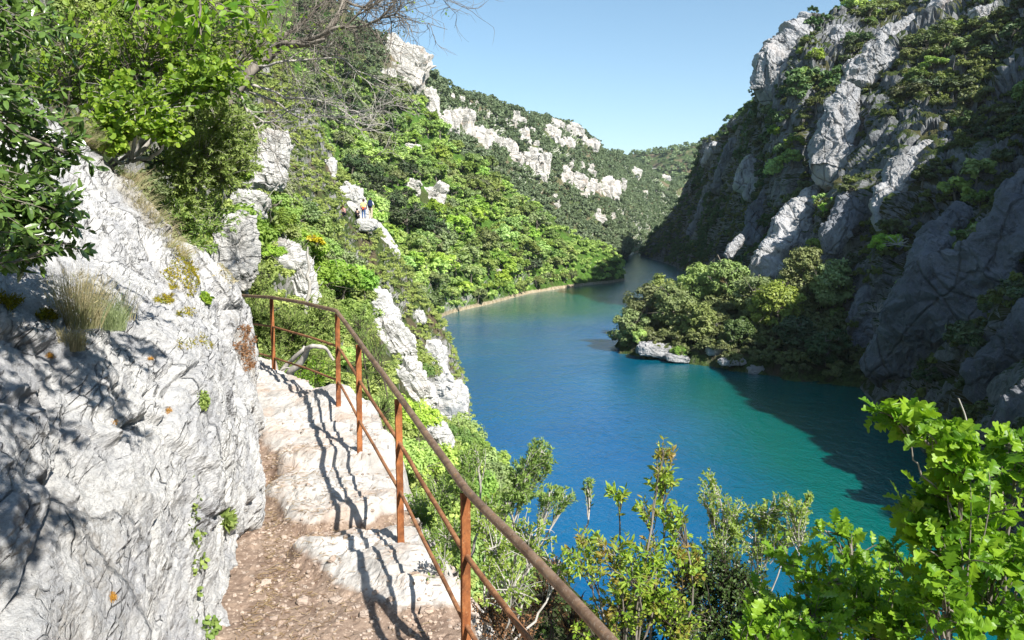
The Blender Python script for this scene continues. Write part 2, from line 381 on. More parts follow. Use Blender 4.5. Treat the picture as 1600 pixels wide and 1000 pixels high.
# ---- the wooded promontory at the foot of the right wall
poly = np.array([(16.5,124),(17.5,118.5),(20,115),(24,110),(30,104.5),(36,98),(44,92),(60,92),(90,120),(90,200),(56,190),(40,165),(28,146),(20,134)], float)
def inside_dist(P):
    x, y = P[..., 0], P[..., 1]; n = len(poly); ins = np.zeros(x.shape, bool); d = np.full(x.shape, 1e9)
    for i in range(n):
        a, b = poly[i], poly[(i+1) % n]
        c = ((a[1] > y) != (b[1] > y)) & (x < (b[0]-a[0]) * (y-a[1]) / (b[1]-a[1] + 1e-12) + a[0]); ins ^= c
        t = np.clip(((x-a[0])*(b[0]-a[0]) + (y-a[1])*(b[1]-a[1])) / ((b-a)**2).sum(), 0, 1)
        d = np.minimum(d, np.hypot(x - a[0] - t*(b[0]-a[0]), y - a[1] - t*(b[1]-a[1])))
    return np.where(ins, d, -d)
gx, gy = np.meshgrid(np.linspace(8, 70, 190), np.linspace(84, 180, 260), indexing='ij')
G = np.stack([gx, gy, gx * 0], -1); d = inside_dist(G) + fbm(G * .35, 4, 9) * 1.1
G[..., 2] = np.where(d > 0, 1.1 * np.minimum(d, 1.2) + .33 * np.clip(d - 1.2, 0, 40), d * .8) + fbm(G * .5, 4, 5) * .35 * np.clip(d, 0, 1)
SP = G
SURF['P'] = SP
tag(mk('terrain', G.reshape(-1, 3), grid_faces(190, 260), M_gp), kind='structure')
# ================================================================ ROCK OUTCROPS
M_white = mat_limestone('limestone_white', .6, (.66, .63, .58), (.50, .48, .45), (.20, .195, .18), .35)
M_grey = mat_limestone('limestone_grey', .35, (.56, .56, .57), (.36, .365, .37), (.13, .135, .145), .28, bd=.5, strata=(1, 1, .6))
M_shade = mat_limestone('limestone_shaded', .4, (.31, .33, .365), (.18, .195, .225), (.06, .065, .075), .1, bd=.6, strata=(.8, 1, .6))  # shade of the right wall put into a darker, bluer limestone
M_near = mat_limestone('limestone_near', 2.2, (.66, .65, .62), (.50, .50, .49), (.24, .24, .235), .15, bd=.25)
EXC = []                      # photo windows kept free of bushes: (px, py, rx, ry, tilt)
def surf_point(name, px, py):
    S = SURF[name].reshape(-1, 3); X, Y, D = proj(S)
    d = np.hypot(X - px, Y - py); ok = (D > 1)
    near = np.where(ok & (d < max(6, d[ok].min() * 1.6)))[0]
    return S[near[np.argmin(D[near])]]
def sphere_grid(n, m):
    u = np.linspace(0, math.pi, n); v = np.linspace(0, 2 * math.pi, m, endpoint=False)
    U, V = np.meshgrid(u, v, indexing='ij')
    return np.stack([np.sin(U) * np.cos(V), np.sin(U) * np.sin(V), np.cos(U)], -1), grid_faces(n, m, True)
def rock(name, P, w, d, h, tilt, m, label, cat='rock', group=None, res=70, seed=0, flute=.12, blk=.30, yaw=0.0, sq=.45, parent=None, exc=True, inset=.3):
    """an outcrop: boxy boulder with facets, ledges and upright flutes; tilt leans it in the image plane (deg)"""
    res = int(res); Q, F = sphere_grid(res, int(res * 1.4))
    Q = np.sign(Q) * np.abs(Q) ** sq
    Q = Q / (np.abs(Q) ** 4).sum(-1, keepdims=True) ** .25 * (.5 + .5 * 1)
    n = Q / np.linalg.norm(Q, axis=-1, keepdims=True)
    sz = np.array([w, d, h]) / 2; s = min(w, h)
    X = Q * sz; o = seed * 13.7
    q = X / s
    d1, d2, val = cells(q * np.array([1.6, 1.6, 2.6]) + o, seed)
    r = val * blk * .55 * np.clip((d2 - d1) / .12, 0, 1) - np.clip(.16 - (d2 - d1), 0, 1) * blk * 1.6
    d1, d2, val = cells(q * np.array([4.6, 4.6, 6.0]) + o + 5, seed + 9)
    r = r + val * blk * .22 * np.clip((d2 - d1) / .12, 0, 1) - np.clip(.14 - (d2 - d1), 0, 1) * blk * .7
    r = r + fbm(q * 1.3 + o, 5, seed) * .22 + flute * (ridged(q * np.array([3.2, 3.2, .5]) + o, 4, seed + 3) - .4) + .035 * fbm(q * 9 + o, 3, seed + 6)
    X = X + n * (r * s * .55)[..., None]
    a = math.radians(tilt); R = np.array([[math.cos(a), 0, math.sin(a)], [0, 1, 0], [-math.sin(a), 0, math.cos(a)]])
    y = yaw; Rz = np.array([[math.cos(y), -math.sin(y), 0], [math.sin(y), math.cos(y), 0], [0, 0, 1]])
    X = X.reshape(-1, 3) @ R.T @ Rz.T
    P = np.array(P, float) + np.array([0, d * inset, -h * .02])
    o_ = mk(name, X, F, m, parent, loc=P)
    if exc:
        px, py, D = proj(np.array(P)); k = FPX / D; EXC.append((float(px), float(py), w * k / 2, h * k / 2, a, float(D)))
    return tag(o_, label, cat, group)
def rock_px(sname, px, py, w, h, tilt, m, label, dfac=.7, **k):
    P = surf_point(sname, px, py); s = (P[1]) / FPX
    return rock(k.pop('name', 'rock_outcrop'), P, w * s, max(w, h) * s * dfac, h * s, tilt, m, label, **k)

# far flank cliffs (x, y, w, h, tilt)
CL = [(637,100,80,44,30),(612,116,20,22,0),(679,163,22,46,-18),(705,188,26,34,0),(727,194,34,40,10),(753,214,30,34,12),(775,218,22,20,10),(792,224,26,20,10),(806,245,28,12,20),
 (826,250,26,28,10),(851,262,18,46,0),(862,203,28,20,15),(872,190,30,8,16),(900,198,34,12,20),(835,203,12,8,0),(820,214,24,11,20),(841,223,12,12,0),(893,219,20,10,15),(927,226,24,17,10),
 (888,272,16,18,20),(905,283,30,24,20),(925,292,16,16,10),(950,294,40,28,0),(977,292,12,14,0),(868,306,18,12,10),(874,322,12,9,0),(997,268,20,13,15),(942,343,22,12,25),(959,337,6,10,0),(765,180,10,8,0),
 (788,190,14,7,15),(811,187,10,7,0),(645,132,14,10,10),(699,142,14,6,15),(741,166,12,6,0),(914,303,14,10,0),(1012,300,10,7,0),(845,232,10,8,0),(858,246,14,14,0),(930,268,12,8,0)]
for i, (px, py, w, h, ti) in enumerate(CL):
    rock_px('C', px, py, w, h * 1.1, ti, M_white, 'pale fluted limestone crag in the scrub of the far left flank', group='white crags on the far flank', seed=100 + i, res=46 if w > 22 else 26, flute=.32, blk=.2, dfac=.5)
for i, (px, py, w, h, ti) in enumerate([(1036,283,24,24,10),(1062,300,22,18,-10),(1076,292,26,30,10),(1050,262,10,6,0),(1020,262,12,6,0)]):
    rock_px('D', px, py, w, h, ti, M_white, 'pale crag on the far hill that closes the gorge', group='crags on the closing hill', seed=200 + i, res=30, flute=.3, dfac=.5)
rock_px('B', 676, 308, 46, 48, 0, M_white, 'blocky white limestone crag with level ledges, up in the bright woods behind the hikers', seed=5, res=90, flute=.03, blk=.45, sq=.4)
rock_px('B', 648, 290, 26, 22, 15, M_white, 'small white ledge joined to the upper left of the blocky crag in the woods', seed=8, res=50, blk=.4)
rock_px('B', 649, 227, 26, 13, 10, M_white, 'flat white rock showing through the woods, above the blocky crag', seed=6, res=40)
rock_px('B', 759, 291, 14, 9, 0, M_white, 'small lone white rock in the bright woods, right of the blocky crag', seed=7, res=30)
rock_px('B', 783, 424, 16, 14, 0, M_white, 'small white rock just above the river bank among bright trees', seed=9, res=30)

# the broken bands between the larger crags
_rb = np.random.default_rng(12)
for pts, n_ in [([(668,142),(692,188),(740,207),(792,227),(832,258),(862,284)],30),([(606,84),(640,86),(668,118)],9),([(858,190),(908,204)],8),([(878,272),(912,287),(952,297),(990,292)],20),([(780,188),(850,208),(926,230)],14),([(815,238),(865,246),(925,266)],12),([(930,330),(965,348)],4),([(700,140),(760,170),(820,190)],8)]:
    for k in range(n_):
        t_ = _rb.random() * (len(pts) - 1); i = int(t_); f = t_ - i; px = pts[i][0] * (1-f) + pts[i+1][0] * f; py = pts[i][1] * (1-f) + pts[i+1][1] * f + _rb.normal(0, 4.5)
        w = _rb.uniform(5, 13); rock_px('C', px, py, w, w * _rb.uniform(.9, 1.9), _rb.uniform(-15, 20), M_white, 'small broken white crag in the cliff bands of the far left flank', group='small broken crags of the far cliff bands', seed=600 + k, res=20, flute=.4, blk=.35, dfac=.6)
# near slope
def nr(px, py, d, w, h, ti, label, **k):
    P = surf_point('ground_near', px, py) if d > 26 and k.get('exc', True) else at(px, py, d); s = P[1] / FPX
    return rock(k.pop('name', 'rock_outcrop'), P, w * s, max(w, h) * s * k.pop('df', .7), h * s, ti, k.pop('m', M_near), label, **k)
nr(428,238,24,46,70,8, 'rounded white rock knob standing over the path beyond the juniper', seed=21, res=90, inset=.1)
nr(412,276,23,62,36,10, 'broad white rock below the rounded knob beyond the juniper', seed=22, res=80, inset=.1)
nr(392,322,19,52,44,10, 'brownish white rock ledge among dry grass below the broad white rock', seed=23, res=80, inset=.1)
nr(366,392,11,44,110,4, 'tall grey and white fluted rock standing behind the mossy boulder', seed=24, res=110, flute=.3, inset=.1)
nr(446,398,30,44,50,-20, 'leaning white rock face under the bushes left of the bare sapling', seed=25, res=80, flute=.2)
nr(462,440,28,50,80,-12, 'pale streaked rock face directly behind the bare sapling', seed=26, res=90, flute=.25)
nr(520,262,48,18,30,0, 'small white rock peeking out left of and above the hikers', seed=27, res=50)
nr(547,290,62,10,14,0, 'tiny white rock between bushes left of the hikers spur', seed=28, res=40)
nr(556,322,71.5,32,70,-14, 'white limestone spur the hikers walk round', seed=29, res=110, flute=.2, inset=.2)
nr(604,372,72,16,66,-33, 'narrow white rib running down to the right from the hikers', seed=30, res=80, flute=.2)
nr(592,480,50,48,60,-30, 'white rock face in the shrubs right of the railing bend', seed=31, res=90)
nr(612,540,50,54,84,-32, 'broken white rock rib below the face right of the railing bend', seed=32, res=100, flute=.25)
nr(644,606,55,60,84,-25, 'pale rock slope behind the long railing, below the shrubs', seed=33, res=100, blk=.3)
nr(656,498,70,22,24,-20, 'small white rock low on the spur above the cove', seed=34, res=50)
nr(683,578,73,38,90,-10, 'tall white rock tooth on the water side of the spur', seed=35, res=120, flute=.15)
nr(700,642,74,66,66,-8, 'large white rock foot of the spur washed by the river', seed=36, res=120, blk=.3)
nr(722,640,75.5,24,70,4, 'grey rounded rock at the tip of the spur in the water', seed=37, res=80)
nr(675,690,70,60,50,-20, 'wet tan shore rock round the small cove', seed=38, res=80)

# ---- ribs and towers on the right wall
def rib(name, pts, wid, m, label, seed, thick=.8, res=(90, 60), flute=.14, lift=.0, group=None, exc=True, blk=.5):
    """a rib of rock: pts (px, py, Y) down its spine, wid = half widths in photo pixels"""
    P = np.array([at(*p) for p in pts]); W = np.array([w * p[2] / FPX for w, p in zip(wid, pts)])
    P = catmull(np.concatenate([P[:, None], P[:, None]], 1), res[0], 0)[:, 0]; W = np.interp(np.linspace(0, len(W) - 1, res[0]), np.arange(len(W)), W)
    W = W * (1 + .32 * fbm(P * .11 + seed, 3, seed) ); P = P + np.stack([fbm(P * .1, 2, seed + k) for k in range(3)], -1) * W[:, None] * .35
    e = np.linspace(0, 1, res[0]); W = W * np.clip(np.minimum(e, 1 - e) * 9, 1e-5, 1) ** .5
    T = unit(np.gradient(P, axis=0)); view = unit(P - np.array([0, 0, CZ]))
    Sx = unit(np.cross(T, view)); D = unit(np.cross(Sx, T))
    th = np.arange(res[1]) * 2 * np.pi / res[1]
    ct, st = np.cos(th), np.sin(th); ct = np.sign(ct) * np.abs(ct) ** .7; st = np.sign(st) * np.abs(st) ** .7
    n = ct[None, :, None] * Sx[:, None] + st[None, :, None] * D[:, None]
    X = P[:, None] + n * (W[:, None, None] * np.array([1.0])) * np.where(np.abs(st)[None, :, None] > 0, 1, 1)
    X = P[:, None] + (ct[None, :, None] * Sx[:, None] + thick * st[None, :, None] * D[:, None]) * W[:, None, None]
    s = float(np.median(W)) * 2; q = X / s; o = seed * 7.3
    q = q + np.stack([fbm(q * 1.2, 2, seed + 31), fbm(q * 1.2, 2, seed + 32), fbm(q * 1.2, 2, seed + 33)], -1) * .18
    d1, d2, val = cells(q * np.array([1.8, 1.8, .9]) + o, seed); r = val * blk * .40 * np.clip((d2 - d1) / .15, 0, 1) - np.clip(.10 - (d2 - d1), 0, 1) * blk * 1.6
    d1, d2, val = cells(q * np.array([4.2, 4.2, 2.6]) + o, seed + 5); r = r + val * blk * .16 * np.clip((d2 - d1) / .15, 0, 1) - np.clip(.10 - (d2 - d1), 0, 1) * blk * .9
    d1, d2, val = cells(q * 11 + o, seed + 15); r = r + val * blk * .05 * np.clip((d2 - d1) / .15, 0, 1) - np.clip(.10 - (d2 - d1), 0, 1) * blk * .3
    r = r + fbm(q * .9 + o, 5, seed) * .26 + flute * (ridged(q * np.array([2.4, 2.4, .6]) + o, 4, seed + 2) - .4) + .05 * fbm(q * 7, 4, seed, .6)
    r = r * np.clip(np.minimum(e, 1 - e) * 14, 0, 1)[:, None]
    X = X + unit(n) * (r * s * .42)[..., None] + np.array([0, lift, 0])
    o_ = mk(name, X.reshape(-1, 3) - P[0], grid_faces(res[0], res[1], True), m, loc=P[0])
    if exc:
        for i in range(0, res[0], 6):
            px, py, Dd = proj(P[i]); EXC.append((float(px), float(py), W[i] * FPX / Dd * .9, W[i] * FPX / Dd * .9, 0, float(Dd)))
    return tag(o_, label, 'rock', group)
R_ = [
 ('rock_tower', [(1262,22,181),(1240,70,178),(1215,110,176),(1190,165,176)], [10,24,30,12], M_grey, 'tall grey rock tower at the left end of the right skyline', 301, .7, 0),
 ('rock_tower', [(1288,48,182),(1284,70,180)], [13,11], M_grey, 'short rock pillar just right of the skyline tower', 302, .8, 0),
 ('rock_tower', [(1330,45,180),(1315,66,177),(1300,92,175)], [10,17,13], M_grey, 'second rock pillar, with a dark hollow on its left side', 303, .8, 0),
 ('rock_rib', [(1432,30,178),(1412,48,172),(1385,72,166),(1362,96,160)], [12,14,19,12], M_grey, 'chain of rounded grey boulders stepping down from the right skyline', 304, .8, 0),
 ('rock_rib', [(1368,84,157),(1352,110,155),(1340,140,153)], [22,28,12], M_grey, 'big smooth egg-shaped rock below the chain of boulders', 305, .8, 0),
 ('rock_rib', [(1312,128,146),(1316,170,143),(1300,215,141),(1300,265,138),(1296,285,137)], [8,24,25,23,8], M_grey, 'upright pale rock rib with dark cracks in the middle of the right wall', 306, .9, -1),
 ('rock_rib', [(1484,206,124),(1452,238,120),(1412,280,116),(1384,322,113),(1366,372,111)], [10,19,25,24,8], M_grey, 'long sunlit white rib slanting down to the left, its lower end pointed', 307, .8, -2),
 ('rock_rib', [(1178,252,190),(1165,272,188),(1158,300,186)], [10,16,12], M_grey, 'sunlit rounded rock on the far part of the right wall', 310, .8, 0),
 ('rock_rib', [(1205,255,184),(1185,282,182),(1165,312,180)], [7,9,8], M_grey, 'narrow sunlit rock strip beside the rounded rock', 311, .8, 0),
 ('rock_rib', [(1385,290,119),(1350,315,118),(1325,360,116),(1308,400,115)], [10,24,30,20], M_shade, 'shaded bulging rock just left of the long sunlit white rib', 308, .7, 2),
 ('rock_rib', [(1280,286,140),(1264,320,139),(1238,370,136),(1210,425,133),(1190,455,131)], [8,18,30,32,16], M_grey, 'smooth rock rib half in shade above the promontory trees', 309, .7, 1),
 ('rock_rib', [(1240,258,170),(1208,305,168),(1184,345,165),(1168,385,162)], [8,14,20,12], M_shade, 'shaded rock buttress between two dark gullies', 312, .8, 1),
 ('rock_rib', [(1150,215,262),(1132,262,266),(1118,305,270)], [6,11,8], M_shade, 'dark rock buttress on the far part of the right wall', 327, .8, 1),
 ('rock_rib', [(1118,275,330),(1098,330,335),(1080,372,340)], [5,10,9], M_shade, 'steep shaded rock edge dropping to the far river bend', 328, .8, 1),
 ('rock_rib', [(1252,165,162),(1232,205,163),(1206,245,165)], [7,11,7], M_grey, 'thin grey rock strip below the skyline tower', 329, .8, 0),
 ('rock_rib', [(1420,400,104),(1400,450,102),(1372,510,100),(1360,560,98)], [12,26,30,20], M_shade, 'dark steep rock face above the shaded water', 330, .6, 2),
 ('rock_rib', [(1340,330,122),(1330,390,120),(1300,440,119)], [12,24,22], M_shade, 'dark rough rock face above the right promontory trees', 331, .6, 2),
 ('rock_rib', [(1560,230,110),(1530,260,108),(1500,290,106)], [8,12,8], M_shade, 'short shaded rock strip among bushes near the right edge', 332, .8, 0),
 ('rock_rib', [(1620,270,88),(1590,310,86),(1560,345,85)], [14,20,10], M_shade, 'shaded rock at the right edge above the huge slab', 333, .7, 0),
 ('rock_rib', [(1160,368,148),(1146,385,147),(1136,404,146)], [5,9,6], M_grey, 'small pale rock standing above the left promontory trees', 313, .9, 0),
 ('rock_rib', [(1500,322,96),(1465,355,94),(1440,400,92),(1420,440,91)], [10,20,26,20], M_shade, 'shaded rock hump with a sunlit tip', 314, .8, -1),
 ('rock_rib', [(1472,372,88),(1440,400,87),(1420,424,86)], [9,14,8], M_shade, 'small smooth shaded slab lying below the shaded hump', 315, .7, -1),
 ('rock_slab', [(1640,285,76),(1575,370,75),(1510,450,76),(1445,530,79),(1395,600,84)], [24,50,62,70,40], M_shade, 'huge smooth bluish slab in the shade running down to the water', 316, .55, -1),
 ('rock_slab', [(1660,450,60),(1600,520,60),(1560,580,61),(1535,640,61)], [30,42,36,16], M_shade, 'second shaded slab at the right edge of the photo', 317, .6, 0),
 ('rock_slab', [(1680,600,50),(1620,650,50),(1560,690,51)], [40,50,30], M_shade, 'low shaded boulder at the water behind the oak leaves', 318, .7, 0),
 ('rock_rib', [(1520,-8,168),(1490,8,166),(1455,22,164)], [14,16,12], M_grey, 'rough grey crag on the skyline at the top right', 321, .8, 0),
 ('rock_rib', [(1580,10,150),(1545,18,149),(1515,26,148)], [12,12,10], M_grey, 'line of low pale rocks along the top right edge', 322, .8, 0),
 ('rock_rib', [(1600,38,140),(1585,40,140)], [12,9], M_grey, 'small pale rock touching the right edge near the top', 323, .8, 0),
 ('rock_rib', [(1120,222,335),(1112,240,340),(1106,262,345)], [10,12,8], M_grey, 'grey crag at the far left end of the right skyline', 324, .8, 0),
 ('rock_rib', [(1310,98,168),(1290,115,166),(1296,124,165)], [8,9,6], M_grey, 'small pale boulder left of the big egg-shaped rock', 325, .8, 0),
 ('rock_rib', [(1395,175,135),(1402,184,134)], [8,8], M_grey, 'little white boulder among bushes right of the upright rib', 326, .8, -1)]
for nm, pts, wid, m, lab, sd_, th_, lf in R_:
    rib(nm, pts, wid, m, lab, sd_, th_, (260, 130) if 'slab' not in nm else (300, 160), lift=lf, blk=.62 if 'slab' not in nm else .5)
for i, (px, py, d, w, h) in enumerate([(1026,548,113,58,20),(1060,560,110,40,10),(1114,516,116,22,18),(1120,548,108,30,16),(1144,565,104,40,10),(1182,578,102,26,12)]):
    nr(px, py, d, w, h, 8 - 3 * i, ['pale rounded shore rock at the left tip of the promontory', 'low tan washed rock on the promontory waterline', 'small white rock under the promontory trees', 'pale rock in the gap between the two tree groups', 'flat shaded shore rocks of the promontory', 'orange-tan shore rock at the right end of the promontory'][i], seed=400 + i, res=60, m=M_grey, name='shore_rock', exc=False, inset=.1)
# ================================================================ TREES AND SCRUB
LF = {
 'lush': mat_leaf('leaves_lush', (.23, .37, .06), (.40, .54, .115), (.19, .32, .08), .30),
 'olive': mat_leaf('leaves_olive', (.15, .21, .06), (.27, .34, .12), (.19, .23, .09), .2),
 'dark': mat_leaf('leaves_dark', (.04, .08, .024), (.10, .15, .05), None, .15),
 'mid': mat_leaf('leaves_mid', (.18, .27, .06), (.33, .42, .12), (.15, .23, .07), .25),
 'far': mat_leaf('leaves_far', (.10, .155, .06), (.18, .25, .11), (.085, .135, .055), .2, nsc=.06),
 'wall': mat_leaf('leaves_wall', (.08, .115, .03), (.17, .21, .06), (.10, .12, .045), .2),
 'brown': mat_leaf('leaves_brown', (.13, .11, .04), (.22, .18, .08), None, .2),
 'yellow': mat_leaf('flowers_yellow', (.55, .42, .02), (.75, .62, .03), None, .2)}
BARK = mat_bark('bark_grey', (.10, .085, .07), (.30, .27, .23))
BARKP = mat_bark('bark_pale', (.32, .30, .27), (.55, .52, .48), 20)
BARKD = mat_bark('bark_dark', (.035, .028, .022), (.12, .10, .08))
def leaf_cards(rng, O, N, size, stretch=1.5):
    """pointed leaf-tuft faces at O, facing roughly N"""
    n = len(O); N = unit(unit(N) + rng.normal(0, .45, (n, 3)) + np.array([0, 0, .35])); a = unit(np.cross(N, rng.normal(0, 1, (n, 3)))); b = np.cross(N, a)
    s = size * rng.uniform(.6, 1.3, (n, 1))
    V = np.stack([O - a * s * stretch * .5, O + b * s * .42 + N * s * .12, O + a * s * stretch * .5, O - b * s * .42 + N * s * .08], 1)
    return V.reshape(-1, 3), np.arange(4 * n).reshape(n, 4)
def crown(rng, R, ncl, nl, leaf, base=.0, flat=.8, low=-.5):
    """crown of leaf clumps scattered through an uneven ellipsoid centred on z = base"""
    mb = MB(); Rx, Ry, Rz = R
    for i in range(ncl):
        v = unit(rng.normal(0, 1, 3)); 
        if v[2] < low: v[2] = -v[2] * .5
        rr = rng.uniform(.35, 1.0) ** .5 * rng.uniform(.82, 1.12)
        c = v * np.array([Rx, Ry, Rz]) * rr * .78 + np.array([0, 0, base])
        cr = rng.uniform(.13, .38) * (Rx + Rz) / 2 * (1.15 - .3 * rr)
        k = int(nl * rng.uniform(.6, 1.3))
        u = unit(rng.normal(0, 1, (k, 3)) + v * .5); q = c + u * cr * np.array([1, 1, flat]) * rng.uniform(.3, 1.15, (k, 1)) ** .7
        V, F = leaf_cards(rng, q, u + np.array([0, 0, .3]), leaf)
        mb.add(V, F, np.repeat(np.clip(rng.uniform(0, 1) * .5 + rng.uniform(0, .5, k), 0, 1), 4))
    return mb
def limbs(rng, h, r, base, R, nlimb, mb=None, m=0, nsub=2):
    mb = mb or MB()
    p = np.array([[0, 0, -h * .12], [0, 0, 0], [rng.normal(0, .03) * h, rng.normal(0, .03) * h, h * .3], [rng.normal(0, .06) * h, rng.normal(0, .06) * h, h * .65], [rng.normal(0, .08) * h, rng.normal(0, .08) * h, h * .9]])
    V, F = tube(p, [r * 1.5, r * 1.2, r, r * .6, r * .2], 7); mb.add(V, F, 0, m)
    for i in range(nlimb):
        t = rng.uniform(.3, .85); a = rng.uniform(0, 2 * math.pi); o = p[1] * (1 - t) + p[4] * t
        e = np.array([math.cos(a) * R[0], math.sin(a) * R[1], 0]) * rng.uniform(.5, .95) + np.array([0, 0, base + rng.uniform(-.3, .6) * R[2]])
        mid = (o + e) / 2 + rng.normal(0, .08 * h, 3)
        V, F = tube([o, mid, e], [r * .5, r * .3, r * .08], 5); mb.add(V, F, 0, m)
        for j in range(nsub):
            e2 = e + rng.normal(0, .28, 3) * np.array([R[0], R[1], R[2]]); s0 = mid * .5 + e * .5
            V, F = tube([s0, (s0 + e2) / 2 + rng.normal(0, .02 * h, 3), e2], [r * .2, r * .12, r * .04], 4); mb.add(V, F, 0, m)
    return mb
def tree_mesh(name, seed, h, R, ncl, nl, leaf, lm, bark=BARK, low=-.5, flat=.75, cz=None):
    rng = np.random.default_rng(seed); cz = h - R[2] * .95 if cz is None else cz
    mb = crown(rng, R, ncl, nl, leaf, cz, flat, low); limbs(rng, h * .95, h * .028, cz, R, 7, mb, 1)
    o = mb.build(name, [lm, bark]); me = o.data; bpy.data.objects.remove(o); return me
def split_tree_mesh(seed, h, R, ncl, nl, leaf, low=-.5, flat=.75, nlimb=9):
    rng = np.random.default_rng(seed); cz = h - R[2] * .95
    return crown(rng, R, ncl, nl, leaf, cz, flat, low), limbs(rng, h * .95, h * .028, cz, R, nlimb)
# far and middle-distance kinds, unit size about 1 m high
def kinds(prefix, lm, n, hh, rr, ncl, nl, leaf, seed, **k):
    return [tree_mesh(prefix, seed + i, hh, (rr * (1 + .15 * math.sin(i * 2.1)), rr, hh * k.get('rz', .42)), ncl, nl, leaf, lm, low=k.get('low', -.6)) for i in range(n)]
K_lush = kinds('lush', LF['lush'], 4, 1, .55, 26, 62, .085, 10)
K_mid = kinds('mid', LF['mid'], 3, 1, .55, 24, 60, .085, 20)
K_wall = kinds('wall', LF['wall'], 4, 1, .60, 30, 62, .08, 130)
LO_wall = kinds('lwall', LF['wall'], 3, 1, .62, 13, 30, .13, 140, rz=.5, low=-.2)
K_olive = kinds('olive', LF['olive'], 4, 1, .58, 26, 62, .08, 30)
K_dark = kinds('dark', LF['dark'], 2, 1, .55, 24, 60, .08, 40)
K_brown = kinds('brown', LF['brown'], 1, 1, .6, 24, 50, .06, 50)
KS_mid = kinds('smid', LF['mid'], 3, 1, .62, 44, 150, .045, 60, rz=.5, low=-.2)      # finer, for nearer shrubs
KS_olive = kinds('solive', LF['olive'], 3, 1, .62, 44, 150, .045, 70, rz=.5, low=-.2)
KS_lush = kinds('slush', LF['lush'], 2, 1, .62, 44, 150, .045, 80, rz=.5, low=-.2)
LO_olive = kinds('lolive', LF['olive'], 3, 1, .62, 10, 26, .13, 110, rz=.5, low=-.2)
LO_lush = kinds('llush', LF['lush'], 3, 1, .62, 12, 30, .13, 120, rz=.5, low=-.2)
LO_near = kinds('lnear', LF['mid'], 3, 1, .62, 14, 42, .085, 150, rz=.5, low=-.2)
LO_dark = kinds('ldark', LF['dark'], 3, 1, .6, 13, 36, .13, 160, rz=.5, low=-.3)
def put(me, name, P, s, rz, label, cat, group, sz=1.0):
    o = bpy.data.objects.new(name, me); col.objects.link(o); o.location = P
    o.scale = (s, s, s * sz); o.rotation_euler = (0, 0, rz); return tag(o, label, cat, group)
def excluded(px, py, D, grow=1.0, tol=.12):
    for x, y, rx, ry, a, d in EXC:
        if abs(D - d) > max(tol * d, 4) and D > d: continue
        dx, dy = px - x, py - y; c, s = math.cos(a), math.sin(a)
        u = dx * c + dy * -s if False else dx * c - dy * s; v = dx * s + dy * c
        if (u / (rx * grow)) ** 2 + (v / (ry * grow)) ** 2 < 1 and D < d + 12: return True
    return False
def sample(sname, n, seed, cond=None, rows=None):
    """area-weighted random points of a hill surface that project into the frame and pass cond(px, py, D, P)"""
    S = SURF[sname]; rng = np.random.default_rng(seed)
    a = S[:-1, :-1]; b = S[1:, :-1]; c = S[:-1, 1:]; ar = np.linalg.norm(np.cross(b - a, c - a), axis=-1)
    cen = (a + b + c) / 3; X, Y, D = proj(cen)
    ok = (D > 1) & (X > -160) & (X < 1760) & (Y > -160) & (Y < 1160) & (cen[..., 2] > .4)
    w = (ar * ok).ravel(); w = w / w.sum(); idx = rng.choice(len(w), n, p=w); i, j = np.unravel_index(idx, ok.shape)
    u, v = rng.random((2, n, 1)); P = a[i, j] + u * (b[i, j] - a[i, j]) + v * (c[i, j] - a[i, j])
    X, Y, D = proj(P)
    keep = [k for k in range(n) if (cond is None or cond(X[k], Y[k], D[k], P[k]))]
    return P[keep]
def thin(P, r):
    """keep points at least r apart"""
    out = []; g = {}
    for k, p in enumerate(P):
        c = (int(p[0] // r), int(p[1] // r), int(p[2] // r)); ok = True
        for a in (-1, 0, 1):
            for b in (-1, 0, 1):
                for e in (-1, 0, 1):
                    for q in g.get((c[0]+a, c[1]+b, c[2]+e), ()):
                        if ((P[q] - p) ** 2).sum() < r * r: ok = False
        if ok: out.append(k); g.setdefault(c, []).append(k)
    return P[out]
def scatter_mesh(name, P, meshes, size, label, cat, seed, sink=.2, sz=1.0):
    """many small bushes merged into one 'stuff' object"""
    rng = np.random.default_rng(seed); protos = []
    for me in meshes:
        V = np.zeros(len(me.vertices) * 3); me.vertices.foreach_get('co', V); V = V.reshape(-1, 3)
        F = np.zeros(len(me.loops), np.int32); me.loops.foreach_get('vertex_index', F)
        mi = np.zeros(len(me.polygons), np.int32); me.polygons.foreach_get('material_index', mi)
        A = np.zeros(len(V)); me.attributes['rnd'].data.foreach_get('value', A)
        k = int((mi == 0).sum()); F = F[:k * 4].reshape(-1, 4); protos.append((V[:k * 4], F, A[:k * 4]))
    Vs, Fs, As = [], [], []; n = 0
    for p in P:
        V, F, A = protos[rng.integers(len(protos))]; s = rng.uniform(*size); a = rng.uniform(0, 6.28)
        R = np.array([[math.cos(a), -math.sin(a), 0], [math.sin(a), math.cos(a), 0], [0, 0, sz]]) * s
        Vs.append(V @ R.T + p - np.array([0, 0, s * sink])); Fs.append(F + n); As.append(np.clip(A + rng.uniform(-.4, .4), 0, 1)); n += len(V)
    o = mk(name, np.concatenate(Vs), np.concatenate(Fs), meshes[0].materials[0], attrs={'rnd': np.concatenate(As)})
    return tag(o, label, cat, None, 'stuff')

rs = random.Random(5)
